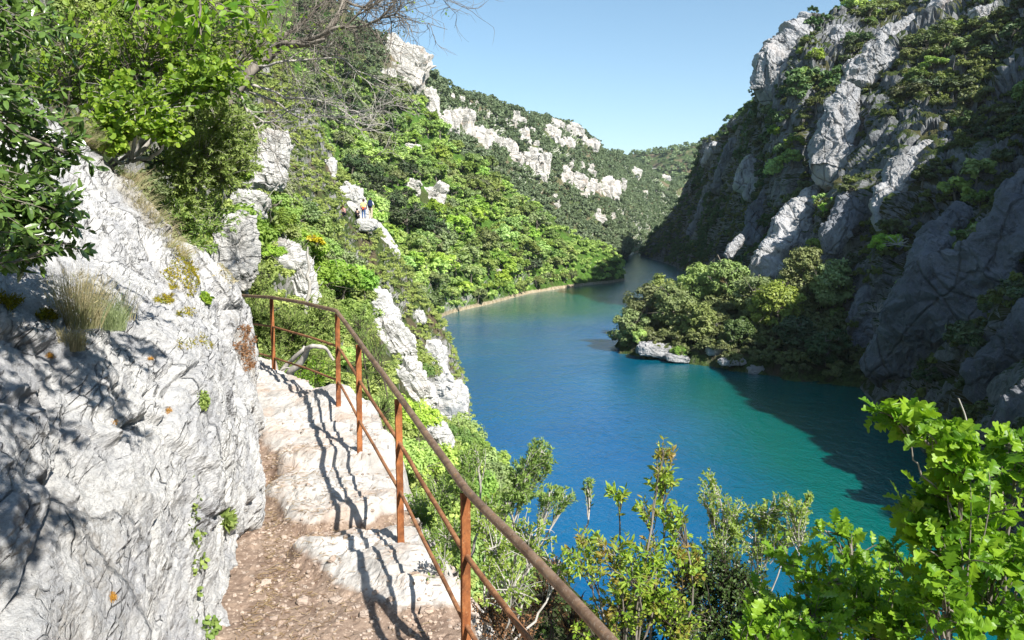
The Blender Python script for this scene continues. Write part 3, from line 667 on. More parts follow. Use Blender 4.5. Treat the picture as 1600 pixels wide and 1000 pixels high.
# B: bright woods
def side(px, py, x0, y0, x1, y1): return (x1 - x0) * (py - y0) - (y1 - y0) * (px - x0)
Pb = thin(sample('B', 5000, 1, lambda x, y, D, P: x > 470 and y < 520 and not excluded(x, y - 6, D, 1.15)), 3.9)
X, Y, D = proj(Pb); order = np.argsort(D)
vis = [i for i in order if X[i] > 560 - max(0, (300 - Y[i])) * .6][:283]
for i in vis:
    p = Pb[i]; t = fbm(p[None] * .045, 3, 8)[0]; d2w = (X[i] - 690) / 300
    if t < -.48 - d2w * .4: K, lb = K_dark, 'dark evergreen tree in the bright woods of the left bank'
    elif t < -.12 - d2w * .5: K, lb = K_olive, 'olive green tree in the woods of the left bank'
    elif t < .02: K, lb = K_mid, 'mid green tree in the woods of the left bank'
    else: K, lb = K_lush, 'bright fresh green tree in the woods of the left bank'
    s = rs.uniform(3.6, 8.2) if p[2] > 4 else rs.uniform(3.6, 6.0)
    put(rs.choice(K), 'tree', p - np.array([0, 0, s * .10]), s, rs.uniform(0, 6.3), lb, 'tree', lb.replace(' tree in', ' trees in'), rs.uniform(.8, 1.1))
scatter_mesh('woodland_undergrowth', thin(sample('B', 5200, 2, lambda x, y, D, P: x > 440 and y < 520 and not excluded(x, y - 2, D, 1.0)), 1.9), LO_lush, (1.8, 3.4), 'low green undergrowth between the trees of the left bank', 'undergrowth', 3)
# C and D: far scrub woods as masses
scatter_mesh('far_woods', thin(sample('C', 42000, 3, lambda x, y, D, P: x > 470 and not excluded(x, y, D, .95, .25) and (y < 330 or D > 330)), 2.7), kinds('farbush', LF['far'], 3, 1, .62, 11, 26, .16, 90, rz=.5), (3.0, 5.4), 'grey green scrub oak wood covering the cliffed far flank of the gorge', 'woods', 4)
scatter_mesh('far_woods', thin(sample('D', 9000, 5, lambda x, y, D, P: x > 930 and x < 1150 and not excluded(x, y, D, .9, .25)), 6.0), kinds('farbush', LF['far'], 2, 1, .62, 9, 20, .18, 95, rz=.5), (6, 10), 'hazy green wood on the distant hill that closes the gorge', 'woods', 6)

# A: shrubs on the near slope
def okA(x, y, D, P):
    if D < 9 or x > 770 or D > 96: return False
    if excluded(x, y - 900 / D, D, 1.4, .05): return False
    if 530 < x < 600 and 300 < y < 392 and D > 48: return False
    if P[0] > -2.5 and D < 16: return False
    return True
Pa = thin(sample('A' if 'A' in SURF else 'ground_near', 5200, 7, okA), 1.9)
X, Y, D = proj(Pa); n_ = 0
for i in np.argsort(D):
    p = Pa[i]
    if n_ > 165: break
    t = fbm(p[None] * .13, 3, 18)[0] + .1; n_ += 1
    if t < -.05: K, lb = KS_olive, 'olive green shrub on the near left slope'
    elif t < .22: K, lb = KS_mid, 'mid green shrub on the near left slope'
    else: K, lb = KS_lush, 'bright green shrub on the near left slope'
    s = rs.uniform(1.6, 3.2) * (1 if D[i] > 30 else .62) * (1 if D[i] > 16 else .7)
    put(rs.choice(K), 'shrub', p - np.array([0, 0, s * .22]), s, rs.uniform(0, 6.3), lb, 'shrub', lb.replace(' shrub on', ' shrubs on'), rs.uniform(.8, 1.15))
scatter_mesh('slope_scrub', thin(sample('ground_near', 16000, 8, lambda x, y, D, P: 14 < D < 100 and x < 770 and not (545 < x < 592 and 310 < y < 356 and D > 55) and not excluded(x, y, D, 1.0, .05)), .62), LO_near, (.45, 1.0), 'low dry scrub and herbs covering the near slope', 'scrub', 9)

# R: trees and shrubs on the right wall
def okR(x, y, D, P):
    if excluded(x, y - 8, D, 1.0, .1): return False
    return x > 1000
Pr = thin(sample('R', 6500, 11, okR), 3.1)
X, Y, D = proj(Pr); rs.seed(3); n_ = 0
ordr = np.argsort(D + np.where(Pr[:, 2] < 3, 500, 0))
for i in ordr:
    p = Pr[i]
    if p[2] < 1.2 or D[i] > 420 or n_ >= 290: continue
    if fbm(p[None] * .06, 3, 99)[0] < (-.05 if X[i] < 1330 else -.24) or (Y[i] < 45 and X[i] < 1290): continue
    t = fbm(p[None] * .07, 3, 28)[0]; n_ += 1
    if t < -.12: K, lb = K_dark, 'dark evergreen bush rooted in the right wall'
    elif t < .30: K, lb = K_wall, 'olive green bush clinging to the right wall'
    elif t < .5: K, lb = K_mid, 'mid green bush on a ledge of the right wall'
    else: K, lb = K_lush, 'fresh green bush on a ledge of the right wall'
    s = rs.uniform(2.6, 5.6) * (.8 if D[i] < 90 else 1)
    put(rs.choice(K), 'bush', p - np.array([0, 0, s * .2]), s, rs.uniform(0, 6.3), lb, 'bush', lb.replace(' bush ', ' bushes '), rs.uniform(.7, 1.0))
scatter_mesh('wall_scrub', thin(sample('R', 16000, 12, lambda x, y, D, P: x > 1000 and fbm(P[None] * .06, 3, 99)[0] > (-.08 if x < 1330 else -.25) and not excluded(x, y, D, 1.0, .1)), 1.55), LO_wall, (1.2, 2.6), 'low scrub growing in the cracks of the right wall', 'scrub', 13)

# promontory trees: own crown and trunk
prom = [ # px of base, py of base, distance, height m, crown radius m, kind, label
 (985,520,120,6.6,3.6,'olive','rounded olive green tree at the left tip of the promontory'),
 (1010,508,123,8.5,4.0,'olive','broad olive green tree second from the left tip of the promontory'),
 (1052,515,119,8.6,4.1,'olive','large spreading olive tree above the pale shore rock'),
 (1042,470,133,8.5,4.2,'olive','tree standing behind the left promontory group, against the river'),
 (1090,470,130,9.0,4.0,'mid','tall green tree at the back of the left promontory group'),
 (1092,535,114,6.6,3.0,'olive','smaller olive tree between the shore rocks'),
 (1135,490,126,8.4,3.8,'olive','tree in the middle gap of the promontory below the small pale rock'),
 (1120,455,137,7.5,3.6,'brown','brownish half bare tree behind the promontory trees'),
 (1178,530,116,8.6,3.8,'mid','green tree at the left of the right hand promontory group'),
 (1212,548,110,9.4,4.3,'mid','largest mid green tree of the promontory with lobed crown'),
 (1252,520,115,10.5,4.2,'olive','tallest greyish green tree of the promontory'),
 (1295,525,112,9.2,3.8,'olive','greyish green tree at the right of the promontory group, next to the dark wall'),
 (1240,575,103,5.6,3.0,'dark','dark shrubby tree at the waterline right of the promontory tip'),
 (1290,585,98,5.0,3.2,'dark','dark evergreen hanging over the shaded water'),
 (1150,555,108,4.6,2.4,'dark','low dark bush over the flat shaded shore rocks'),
 (1062,548,111,2.0,1.5,'lush','small yellow green bush on the pale shore rock'),
 (1000,540,117,2.6,1.6,'lush','little bright shrub at the water on the promontory tip')]
for i, (px, py, d, h, r, kd, lab) in enumerate(prom):
    P = at(px, py, d); P[2] = max(.5, P[2]); P0 = surf_point('P', px, py) if False else P
    g = SP.reshape(-1, 3); P[2] = max(.3, g[np.argmin((g[:, 0] - P[0]) ** 2 + (g[:, 1] - P[1]) ** 2)][2] - .2)
    root = empty('tree', P, lab, 'tree', 'trees of the promontory')
    cm, lmz = split_tree_mesh(500 + i, h, (r, r * .95, h * .52), 60, 125, .34 if h > 4 else .2, low=-.95)
    cm.build('crown', LF[kd], root); lmz.build('trunk', BARK, root)

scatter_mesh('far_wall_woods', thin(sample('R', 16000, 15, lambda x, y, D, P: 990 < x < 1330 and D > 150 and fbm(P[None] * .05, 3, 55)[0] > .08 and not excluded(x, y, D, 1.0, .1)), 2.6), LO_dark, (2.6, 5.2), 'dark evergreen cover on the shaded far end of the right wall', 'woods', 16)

def okP(x, y, D, P): return 960 < x < 1420 and D < 150
scatter_mesh('promontory_undergrowth', thin(sample('P', 5000, 17, okP), 1.5), LO_wall, (1.6, 3.2), 'dense low bushes under the promontory trees down to the water', 'undergrowth', 18)
# ================================================================ THE PATH, THE BOULDER, THE RAILING
def near_rock_mat():
    t = NT('limestone_boulder'); g = t.n('NewGeometry').outputs['Position']
    def frame(ax, ay, az):
        def dot(v): 
            x = t.n('VectorMath', operation='DOT_PRODUCT'); t.set(x.inputs[0], g); x.inputs[1].default_value = v; return x.outputs['Value']
        return t.n('CombineXYZ', {0: dot(ax), 1: dot(ay), 2: dot(az)}).outputs[0]
    tv = np.array([.46, .60, .65]); uv = np.array([-.42, -.50, .76]); wv = np.array([.79, -.61, 0])
    hv = frame(tuple(tv * 2.2), tuple(uv * 11), tuple(wv * 5))
    v = t.coord()
    n0 = t.noise(v, .9, 4, .6); n1 = t.noise(v, 3.0, 8, .7, .3); n3 = t.noise(v, 26, 8, .78, .2); n4 = t.noise(v, 75, 5, .7)
    def edge(vec, sc, w, rnd=1.0):
        x = t.n('TexVoronoi', {'Vector': t.mix(.10, vec, t.n('TexNoise', {'Vector': vec, 'Scale': 3.0, 'Detail': 5, 'Roughness': .7}).outputs[1]), 'Scale': sc, 'Randomness': rnd}, feature='DISTANCE_TO_EDGE'); return t.rng(x.outputs[0], 0, w, 1, 0)
    hatch = edge(hv, 1.0, .03); hatch2 = edge(hv, 2.6, .045); big = edge(v, 1.1, .012)
    gate = t.rng(t.noise(v, 5.5, 4, .65), .54, .62); gate2 = t.rng(t.noise(hv, .9, 4, .6), .53, .62)
    c = t.mix(t.rng(n1, .40, .60), (.44, .445, .46), (.69, .685, .665))
    c = t.mix(t.math('MULTIPLY', t.rng(n0, .48, .60), .45), c, (.36, .365, .375))
    c = t.mix(t.math('MULTIPLY', t.rng(n3, .52, .64), .6), c, (.30, .305, .32))
    c = t.mix(t.math('MULTIPLY', t.rng(n3, .46, .38), .55), c, (.74, .73, .70))
    c = t.mix(t.math('MULTIPLY', t.rng(n4, .54, .64), .5), c, (.22, .22, .23))
    c = t.mix(t.math('MULTIPLY', t.rng(t.math('ADD', n0, t.math('MULTIPLY', n3, .5)), .80, .92), .5), c, (.40, .35, .27))
    crk = t.math('MAXIMUM', t.math('MULTIPLY', hatch, gate), t.math('MULTIPLY', hatch2, gate2)); crk = t.math('MAXIMUM', crk, t.math('MULTIPLY', big, .8))
    c = t.mix(t.math('MULTIPLY', crk, .6), c, (.10, .10, .10))
    c = t.mix(t.math('MULTIPLY', t.rng(t.noise(v, 40, 5, .75), .63, .69), t.rng(n0, .42, .55)), c, (.06, .062, .065))
    h = t.math('ADD', t.math('MULTIPLY', n1, .8), t.math('MULTIPLY', n3, .40)); h = t.math('SUBTRACT', h, t.math('MULTIPLY', crk, .45))
    return t.surf(c, .92, .15, h, 1.0, .06)
M_boulder = near_rock_mat()
BG = [
 [(-260,1300,1.30),(-260,900,1.42),(-260,650,1.6),(-260,490,1.9),(-260,440,2.5),(-260,250,3.3),(-250,60,4.2)],
 [(-10,1200,1.52),(-5,850,1.78),(0,650,2.02),(0,500,2.35),(0,450,3.0),(0,300,3.8),(20,130,4.6)],
 [(105,1180,1.82),(105,840,2.12),(100,650,2.42),(108,525,2.72),(110,472,3.35),(102,320,4.1),(95,166,4.9)],
 [(212,1150,2.12),(210,830,2.52),(205,650,2.88),(200,535,3.2),(200,490,3.7),(187,370,4.4),(165,222,5.1)],
 [(288,1110,2.5),(295,830,3.0),(295,650,3.42),(292,540,3.8),(275,490,4.2),(250,415,4.7),(215,298,5.3)],
 [(330,1050,2.9),(355,840,3.75),(362,660,4.4),(354,555,4.8),(338,490,5.1),(305,425,5.3),(262,378,5.6)],
 [(342,965,3.3),(392,845,4.2),(404,665,5.3),(396,575,5.9),(380,492,6.2),(350,440,6.1),(300,410,6.1)],
 [(345,925,3.9),(392,790,5.1),(398,655,6.4),(388,575,7.2),(376,490,7.5),(345,445,7.1),(300,415,6.9)],
 [(310,900,4.6),(330,780,6.0),(330,650,7.6),(320,570,8.6),(310,500,8.8),(290,470,8.3),(270,440,7.8)]]
g_ = []
for c in BG:
    r = [at(*p) for p in c]; u = r[0] + np.array([0, 0, -.6]); b = r[-1] + np.array([-.5, 1.2, -.9]); g_.append([u] + r + [b])
S = loft(g_, 700, 560); N = normals(S)
if N[280, 200, 0] < 0: N = -N
tv = np.array([.46, .60, .65]); uv = np.array([-.42, -.50, .76]); wv = np.array([.79, -.61, 0])
q = np.stack([S @ tv * 1.1, S @ uv * 4.2, S @ wv * 2.2], -1)
wp = np.stack([fbm(S * 2.2, 3, 171), fbm(S * 2.2, 3, 172), fbm(S * 2.2, 3, 173)], -1)
d1, d2, val = cells(S * 1.3 + 3 + wp * .15, 4); disp = val * .05 * np.clip((d2 - d1) / .12, 0, 1) - np.clip(.05 - (d2 - d1), 0, 1) * .7
disp += fbm(S * 1.1, 4, 60) * .09 + fbm(S * 6, 6, 62, .62) * .011 + fbm(S * 40, 3, 63, .6) * .0022
d1, d2, val = cells(q * np.array([1.2, .9, 1.2]) + 9 + wp * .15, 14); disp += val * .012 * np.clip((d2 - d1) / .12, 0, 1) - np.clip(.04 - (d2 - d1), 0, 1) * .20 * np.clip(fbm(S * 1.3, 3, 66) * 3 - .1, 0, 1)
d1, d2, val = cells(q * np.array([2.8, 2.2, 2.8]) + 5 + wp * .2, 24); disp += val * .013 * np.clip((d2 - d1) / .12, 0, 1) - np.clip(.04 - (d2 - d1), 0, 1) * .10 * np.clip(fbm(S * 2.1, 3, 67) * 3 - .1, 0, 1)
d1, d2, val = cells(q * np.array([7, 5.5, 7]) + 5 + wp * .3, 34); disp += val * .008 * np.clip((d2 - d1) / .12, 0, 1)
# long deep crack near the foot and the hollow with ivy
S = S + N * disp[..., None]
SBR = S; NBR = N; SURF['boulder'] = S
tag(mk('boulder', S.reshape(-1, 3), grid_faces(700, 560), M_boulder, smooth=False), 'big white and grey limestone boulder leaning over the left side of the path', 'rock')
def bpoint(px, py):
    X, Y, D = proj(SBR); k = np.argmin(np.hypot(X - px, Y - py) + D * .5); i = np.unravel_index(k, X.shape)
    return SBR[i], NBR[i]
# ---- path surface
YE = [-2, 0, 1.6, 3.0, 3.55, 4.2, 4.7, 5.4, 6.0, 6.6, 7.3, 8.1, 9.0, 11]; XE = [1.2, .85, .42, -.02, -.22, -.50, -.68, -.86, -1.08, -1.28, -1.75, -2.45, -3.1, -4.6]
def path_z(x, y):
    P = np.stack([x, y, x * 0], -1)
    wob = fbm(P * 1.6, 4, 70) * .16; wob2 = fbm(P * 2.3 + 7, 3, 71) * .12
    sm = lambda a, w: 1 / (1 + np.exp(-np.clip(a / w, -40, 40)))
    xe = np.interp(y, YE, XE) + fbm(P * 2.2 + 5, 4, 76) * .09
    rt = xe - x                                                 # metres in from the drop
    z = np.full(x.shape, 18.10) + .012 * (y - 3)
    slab1 = sm(y - 3.62 - (xe - x) * .35 + wob, .05) * sm(.56 - rt + wob2 * 1.5, .04) * sm(4.52 - y + wob, .03)
    slab2 = sm(y - 4.42 + wob - .25 * np.clip(.7 - rt, 0, 1), .025) * sm(.52 + (y - 4.4) * .42 - rt + wob2 * 1.6, .05)
    ledge = sm(y - 5.42 + wob * .5, .018)
    knob = np.exp(-((x + 1.62) ** 2 + (y - 6.75) ** 2 * .55) / .10)
    z = z + slab1 * (.07 + .05 * np.clip(1 - rt, 0, 1)) + slab2 * (.11 + .03 * np.clip(y - 4.4, 0, 1)) + ledge * .095 + .16 * knob * (1 + .5 * wob)
    z = z + .06 * sm(-(rt - 1.9), .2) * 0 + .05 * sm(y - 7.4, .3)
    rocky = np.clip(np.maximum.reduce([slab1, slab2, ledge * sm(.95 - rt + wob2 * 2 + np.clip(y - 5.9, 0, 1) * .9, .08), knob]), 0, 1)
    rock_r = fbm(P * 5, 5, 72, .6) * .018 + (ridged(P * np.array([2.2, 5.0, 1]), 4, 73) - .5) * .018
    d1, d2, val = cells(P * 3.3 + 2, 74); rock_r = rock_r + val * .014 - np.clip(.08 - (d2 - d1), 0, 1) * .18
    d1, d2, val = cells(P * 17, 75); dirt_r = fbm(P * 3, 4, 77) * .02 + np.clip(.42 - d1, 0, 1) * .055 * (val > .15) + fbm(P * 22, 3, 78) * .005
    z = z + rocky * rock_r + (1 - rocky) * dirt_r
    out = np.clip(x - xe, 0, 9)
    z = z - out * 2.1 - np.minimum(out, .12) * 1.2 + np.clip(out, 0, .6) * fbm(P * 2.6, 4, 79) * .35
    rocky = np.where(out > 0, 1.0, rocky)
    return z, rocky
gx, gy = np.meshgrid(np.arange(-4.4, 2.1, .0125), np.arange(.2, 10.6, .0135), indexing='ij')
z, rk = path_z(gx, gy)
t = NT('path'); v = t.coord(); a = t.n('Attribute', attribute_name='rocky').outputs['Fac']
n1 = t.noise(v, 4, 7, .7, .4); n2 = t.noise(v, 30, 6, .75); n3 = t.noise(t.coord((1, 3, 1), (0, 0, .5)), 6, 6, .7, 1)
rc = t.mix(t.rng(n1, .38, .62), (.35, .335, .315), (.58, .56, .53)); rc = t.mix(t.math('MULTIPLY', t.rng(n3, .45, .34), .6), rc, (.30, .25, .21))
rc = t.mix(t.math('MULTIPLY', t.rng(n2, .55, .68), .5), rc, (.36, .32, .28)); rc = t.mix(t.math('MULTIPLY', t.rng(t.noise(v, 1.3, 3), .52, .66), .35), rc, (.50, .36, .27))
dc = t.mix(t.rng(n1, .35, .62), (.18, .125, .095), (.29, .22, .17)); dc = t.mix(t.rng(n2, .53, .62), dc, (.42, .32, .25)); dc = t.mix(t.math('MULTIPLY', t.rng(n2, .44, .36), .6), dc, (.09, .05, .035))
rc = t.mix(t.math('MULTIPLY', t.rng(t.noise(v, 12, 7, .8, .5), .52, .62), .55), rc, (.27, .245, .22)); rc = t.mix(t.math('MULTIPLY', t.rng(t.noise(v, 2.2, 5, .7), .5, .62), .5), rc, (.38, .27, .20))
k = t.rng(t.math('ADD', a, t.math('MULTIPLY', t.math('SUBTRACT', n1, .5), .9)), .4, .62)
pm = t.surf(t.mix(k, dc, rc), .95, .1, t.math('ADD', n1, t.math('MULTIPLY', n2, .5)), .8, .02)
tag(mk('path', np.stack([gx, gy, z], -1).reshape(-1, 3), grid_faces(*gx.shape), pm, attrs={'rocky': rk.ravel()}), kind='structure')
def gz(x, y): return float(path_z(np.array([float(x)]), np.array([float(y)]))[0][0])
# loose stones: small gravel as stuff, the larger ones as things
M_stone = mat_limestone('loose_stone', 6, (.50, .41, .34), (.37, .29, .24), (.22, .16, .13), .2, bd=.1)
rng = np.random.default_rng(44)
def pebble(rng, s):
    Q, F = sphere_grid(7, 9); Q = np.sign(Q) * np.abs(Q) ** .7; V = Q.reshape(-1, 3) * np.array([1, rng.uniform(.6, 1), rng.uniform(.35, .6)]) * s
    V = V + rng.normal(0, .07, V.shape) * s; a = rng.uniform(0, 6.28)
    return V @ np.array([[math.cos(a), -math.sin(a), 0], [math.sin(a), math.cos(a), 0], [0, 0, 1]]).T, F
mb = MB(); PX = []
for i in range(5200):
    y = rng.uniform(2.4, 6.2) if rng.random() < .85 else rng.uniform(6, 9); xe = np.interp(y, YE, XE); x = xe - rng.uniform(.05, 1.9)
    PX.append((x, y))
PX = np.array(PX); ZZ, RK = path_z(PX[:, 0], PX[:, 1])
for (x, y), z0, r in zip(PX, ZZ, RK):
    if r > .5 and rng.random() < .8: continue
    s = .004 + .011 * rng.random() ** 3; V, F = pebble(rng, s); mb.add(V + np.array([x, y, z0 + s * .2]), F)
tag(mb.build('gravel', M_stone), 'brownish gravel and small chips strewn over the earth of the path', 'gravel', None, 'stuff')
for i, (px, py, sz) in enumerate([(506,912,.030),(455,955,.032),(446,902,.02),(510,955,.034),(640,945,.03),(555,985,.03),(428,850,.022),(600,975,.022),(470,800,.02),(395,925,.03),(660,985,.035),(530,880,.02),(405,985,.02),(575,960,.018)]):
    Y = 1.86 * 1200 / (py - 350); x = (px - 800) / 1200 * Y; z0 = gz(x, Y); V, F = pebble(rng, sz)
    o = mk('stone', V, F, M_stone, loc=(x, Y, z0 + sz * .25))
    tag(o, 'loose pale stone lying on the earth of the path', 'stone', 'loose stones on the path')
# dead twigs and needles on the path edge by the boulder
mb = MB(); Mdry = mat_leaf('dry_litter', (.20, .12, .06), (.42, .32, .18), None, .1, objr=False)
for i in range(1500):
    y = rng.uniform(2.6, 5.6); xl = np.interp(y, [2.6, 3.4, 4.2, 5.6], [-1.15, -1.28, -1.42, -1.85]); x = xl + rng.exponential(.28)
    if x > np.interp(y, YE, XE) - .1: continue
    a = rng.uniform(0, 6.28); l = rng.uniform(.012, .05); z0 = gz(x, y) + .006
    V, F = box_bar((x, y, z0), (x + l * math.cos(a), y + l * math.sin(a), z0 + rng.uniform(-.002, .01)), .0022, .0016); mb.add(V, F, rng.random())
tag(mb.build('litter', Mdry), 'dry twigs and needles littering the path at the foot of the boulder', 'litter', None, 'stuff')

# ---- railing
def rust_mat(name, c1, c2, c3, rough=.75, metal=.2):
    t = NT(name); v = t.coord(); n1 = t.noise(t.coord((1, 1, .35)), 22, 7, .7); n2 = t.noise(v, 90, 5, .7); n3 = t.noise(v, 6, 3)
    c = t.mix(t.rng(n1, .38, .6), c1, c2); c = t.mix(t.rng(n2, .55, .7), c, c3); c = t.mix(t.math('MULTIPLY', t.rng(n3, .5, .6), .6), c, tuple(x * .5 for x in c1)); c = t.mix(t.math('MULTIPLY', t.rng(t.noise(v, 38, 6, .75), .58, .66), .7), c, (.42, .22, .10))
    return t.surf(c, rough, .4, n2, .5, .003, Metallic=metal)
M_post = rust_mat('rusty_iron', (.20, .065, .022), (.40, .15, .05), (.13, .05, .025))
M_rail = rust_mat('worn_brown_iron', (.18, .11, .07), (.30, .20, .13), (.42, .34, .27), .5, .3)
M_mid = rust_mat('rusty_rod', (.24, .10, .045), (.40, .20, .095), (.16, .07, .035))
posts = [((424,466,8.1),(429,606,8.1)), ((527,488,6.4),(529,662,6.4)), ((560,537,5.4),(562,716,5.4)), ((622,621,4.16),(627,876,4.16)), ((727,767,3.0),(728,1090,3.0)), ((1180,1240,1.32),(1185,2000,1.32))]
rail = empty('railing', at(529,662,6.4), 'rusty iron railing with round handrail and two lower rods along the drop', 'railing')
Lr = np.array(rail.location); rail_root = rail
def part(name, pieces, m, parent, smooth=False):
    mb = MB()
    for V, F in pieces: mb.add(np.asarray(V) - Lr, F)
    return mb.build(name, m, parent, smooth)
def bar_dense(a, b, w, d, up, n=24, seed=0):
    a = np.asarray(a, float); b = np.asarray(b, float); t_ = unit(b - a); s_ = unit(np.cross(t_, up)); u_ = np.cross(s_, t_)
    e = .18; prof = [(-1, -1 + e), (-1 + e, -1), (1 - e, -1), (1, -1 + e), (1, 1 - e), (1 - e, 1), (-1 + e, 1), (-1, 1 - e)]
    V = []
    for k in range(n):
        p = a + (b - a) * k / (n - 1)
        for x, y in prof: V.append(p + s_ * x * w / 2 + u_ * y * d / 2)
    V = np.array(V); F = [grid_faces(n, 8, True)]
    V = V + (noise(V * 25, seed) * .0012)[:, None]
    capA = np.array([[0, 1, 2, 3], [0, 3, 4, 7], [7, 4, 5, 6]]); capB = capA[:, ::-1] + (n - 1) * 8
    return V, np.concatenate([F[0], capA, capB])
for i, (a, b) in enumerate(posts):
    A_, B_ = at(*a), at(*b); A_ = A_ - np.array([0, 0, .008]); B_ = B_ - np.array([0, 0, .12])
    t0 = unit(np.array([.55, -.83, 0]))
    part('post', [bar_dense(A_, B_, .040, .014 if i != 4 else .018, t0, 30, i)], M_post, rail)
def curve(pts, n, sag=0.0, seed=0, amp=.004):
    P = np.array([at(*p) for p in pts]); t_ = np.linspace(0, len(P) - 1, n); i_ = np.minimum(t_.astype(int), len(P) - 2); f = (t_ - i_)[:, None]
    Q = P[i_] * (1 - f) + P[i_ + 1] * f
    return Q + np.stack([noise(Q * 1.7, seed), noise(Q * 1.7, seed + 1), noise(Q * 1.7, seed + 2)], -1) * amp
top = [(330,462,9.4),(378,462,8.85),(424,465,8.1),(475,473,7.2),(526,486,6.4),(538,502,6.15),(622,617,4.16),(727,763,3.0),(952,1000,1.92),(1180,1236,1.32),(1500,1560,.95)]
part('top_rail', [tube(curve(top, 160, seed=3), .0175, 14)], M_rail, rail, True)
m1 = [(340,500,9.3),(383,505,8.8),(425,510,8.12),(480,526,7.2),(528,541,6.42),(561,593,5.42),(622,690,4.18),(727,865,3.02),(825,1000,2.28),(1182,1480,1.33)]
m2 = [(350,548,9.2),(404,552,8.6),(428,559,8.12),(478,575,7.2),(528,594,6.42),(561,655,5.42),(623,765,4.18),(727,972,3.02),(745,1003,2.9),(1184,1740,1.33)]
part('middle_rail', [tube(curve(m1, 140, seed=6), .0115, 8)], M_mid, rail, True)
part('middle_rail', [tube(curve(m2, 140, seed=9), .0105, 8)], M_mid, rail, True)
# ================================================================ FOREGROUND PLANTS
def tmpl(half, z_edge=.06, droop=-.08):
    """leaf blade from (y, half width) pairs: base at origin, tip at y = 1"""
    V = []; n = len(half)
    for y, w in half:
        d = droop * y * y
        V += [(-w, y, d + z_edge * w * 2), (0, y, d), (w, y, d + z_edge * w * 2)]
    F = []
    for k in range(n - 1):
        a, b = k * 3, k * 3 + 3; F += [[a, a + 1, b + 1, b], [a + 1, a + 2, b + 2, b + 1]]
    return np.array(V, float), np.array(F)
T_oval = tmpl([(0, .01), (.18, .17), (.45, .27), (.75, .2), (1, .01)])
T_lance = tmpl([(0, .01), (.25, .13), (.55, .16), (.82, .09), (1, .005)], .12, -.12)
T_leaf = tmpl([(0, .01), (.2, .13), (.5, .2), (.8, .14), (1, .01)], .1, -.1)
T_round = tmpl([(0, .01), (.12, .26), (.42, .42), (.75, .36), (.95, .14), (1, .02)])
T_small = tmpl([(0, .01), (.5, .26), (1, .01)])
T_needle = tmpl([(0, .05), (1, .03)], 0, 0)
T_sprig = tmpl([(0, .05), (.45, .15), (1, .02)], .1, -.05)
T_oak = tmpl([(0, .012), (.08, .02), (.14, .10), (.20, .15), (.25, .07), (.33, .20), (.40, .27), (.46, .12), (.54, .27), (.61, .33), (.67, .15), (.75, .25), (.81, .26), (.86, .12), (.93, .13), (1, .02)], .16, -.15)
T_oak[0][:, 2] += .03 * np.sin(T_oak[0][:, 1] * 19) * (np.abs(T_oak[0][:, 0]) > .05)
def leaves(mb, T, O, D, N, size, rng, m=0, bias=0.0):
    n = len(O)
    if n == 0: return
    D = unit(D); N = unit(N - D * (N * D).sum(1, keepdims=True)); S_ = np.cross(D, N); s = np.broadcast_to(np.asarray(size, float).reshape(-1, 1, 1), (n, 1, 1))
    V0, F0 = T; wx = rng.uniform(.8, 1.15, (n, 1, 1))
    V = O[:, None] + s * (V0[None, :, 0:1] * wx * S_[:, None] + V0[None, :, 1:2] * D[:, None] + V0[None, :, 2:3] * N[:, None] * rng.uniform(.2, 2.2, (n, 1, 1)))
    k = len(V0); F = (F0[None] + (np.arange(n) * k)[:, None, None]).reshape(-1, F0.shape[1])
    mb.add(V.reshape(-1, 3), F, np.repeat(np.clip(rng.uniform(0, 1, n) + bias, 0, 1), k), m)
def bez(a, b, c, n): 
    t = np.linspace(0, 1, n)[:, None]; return (1 - t) ** 2 * a + 2 * t * (1 - t) * b + t * t * c
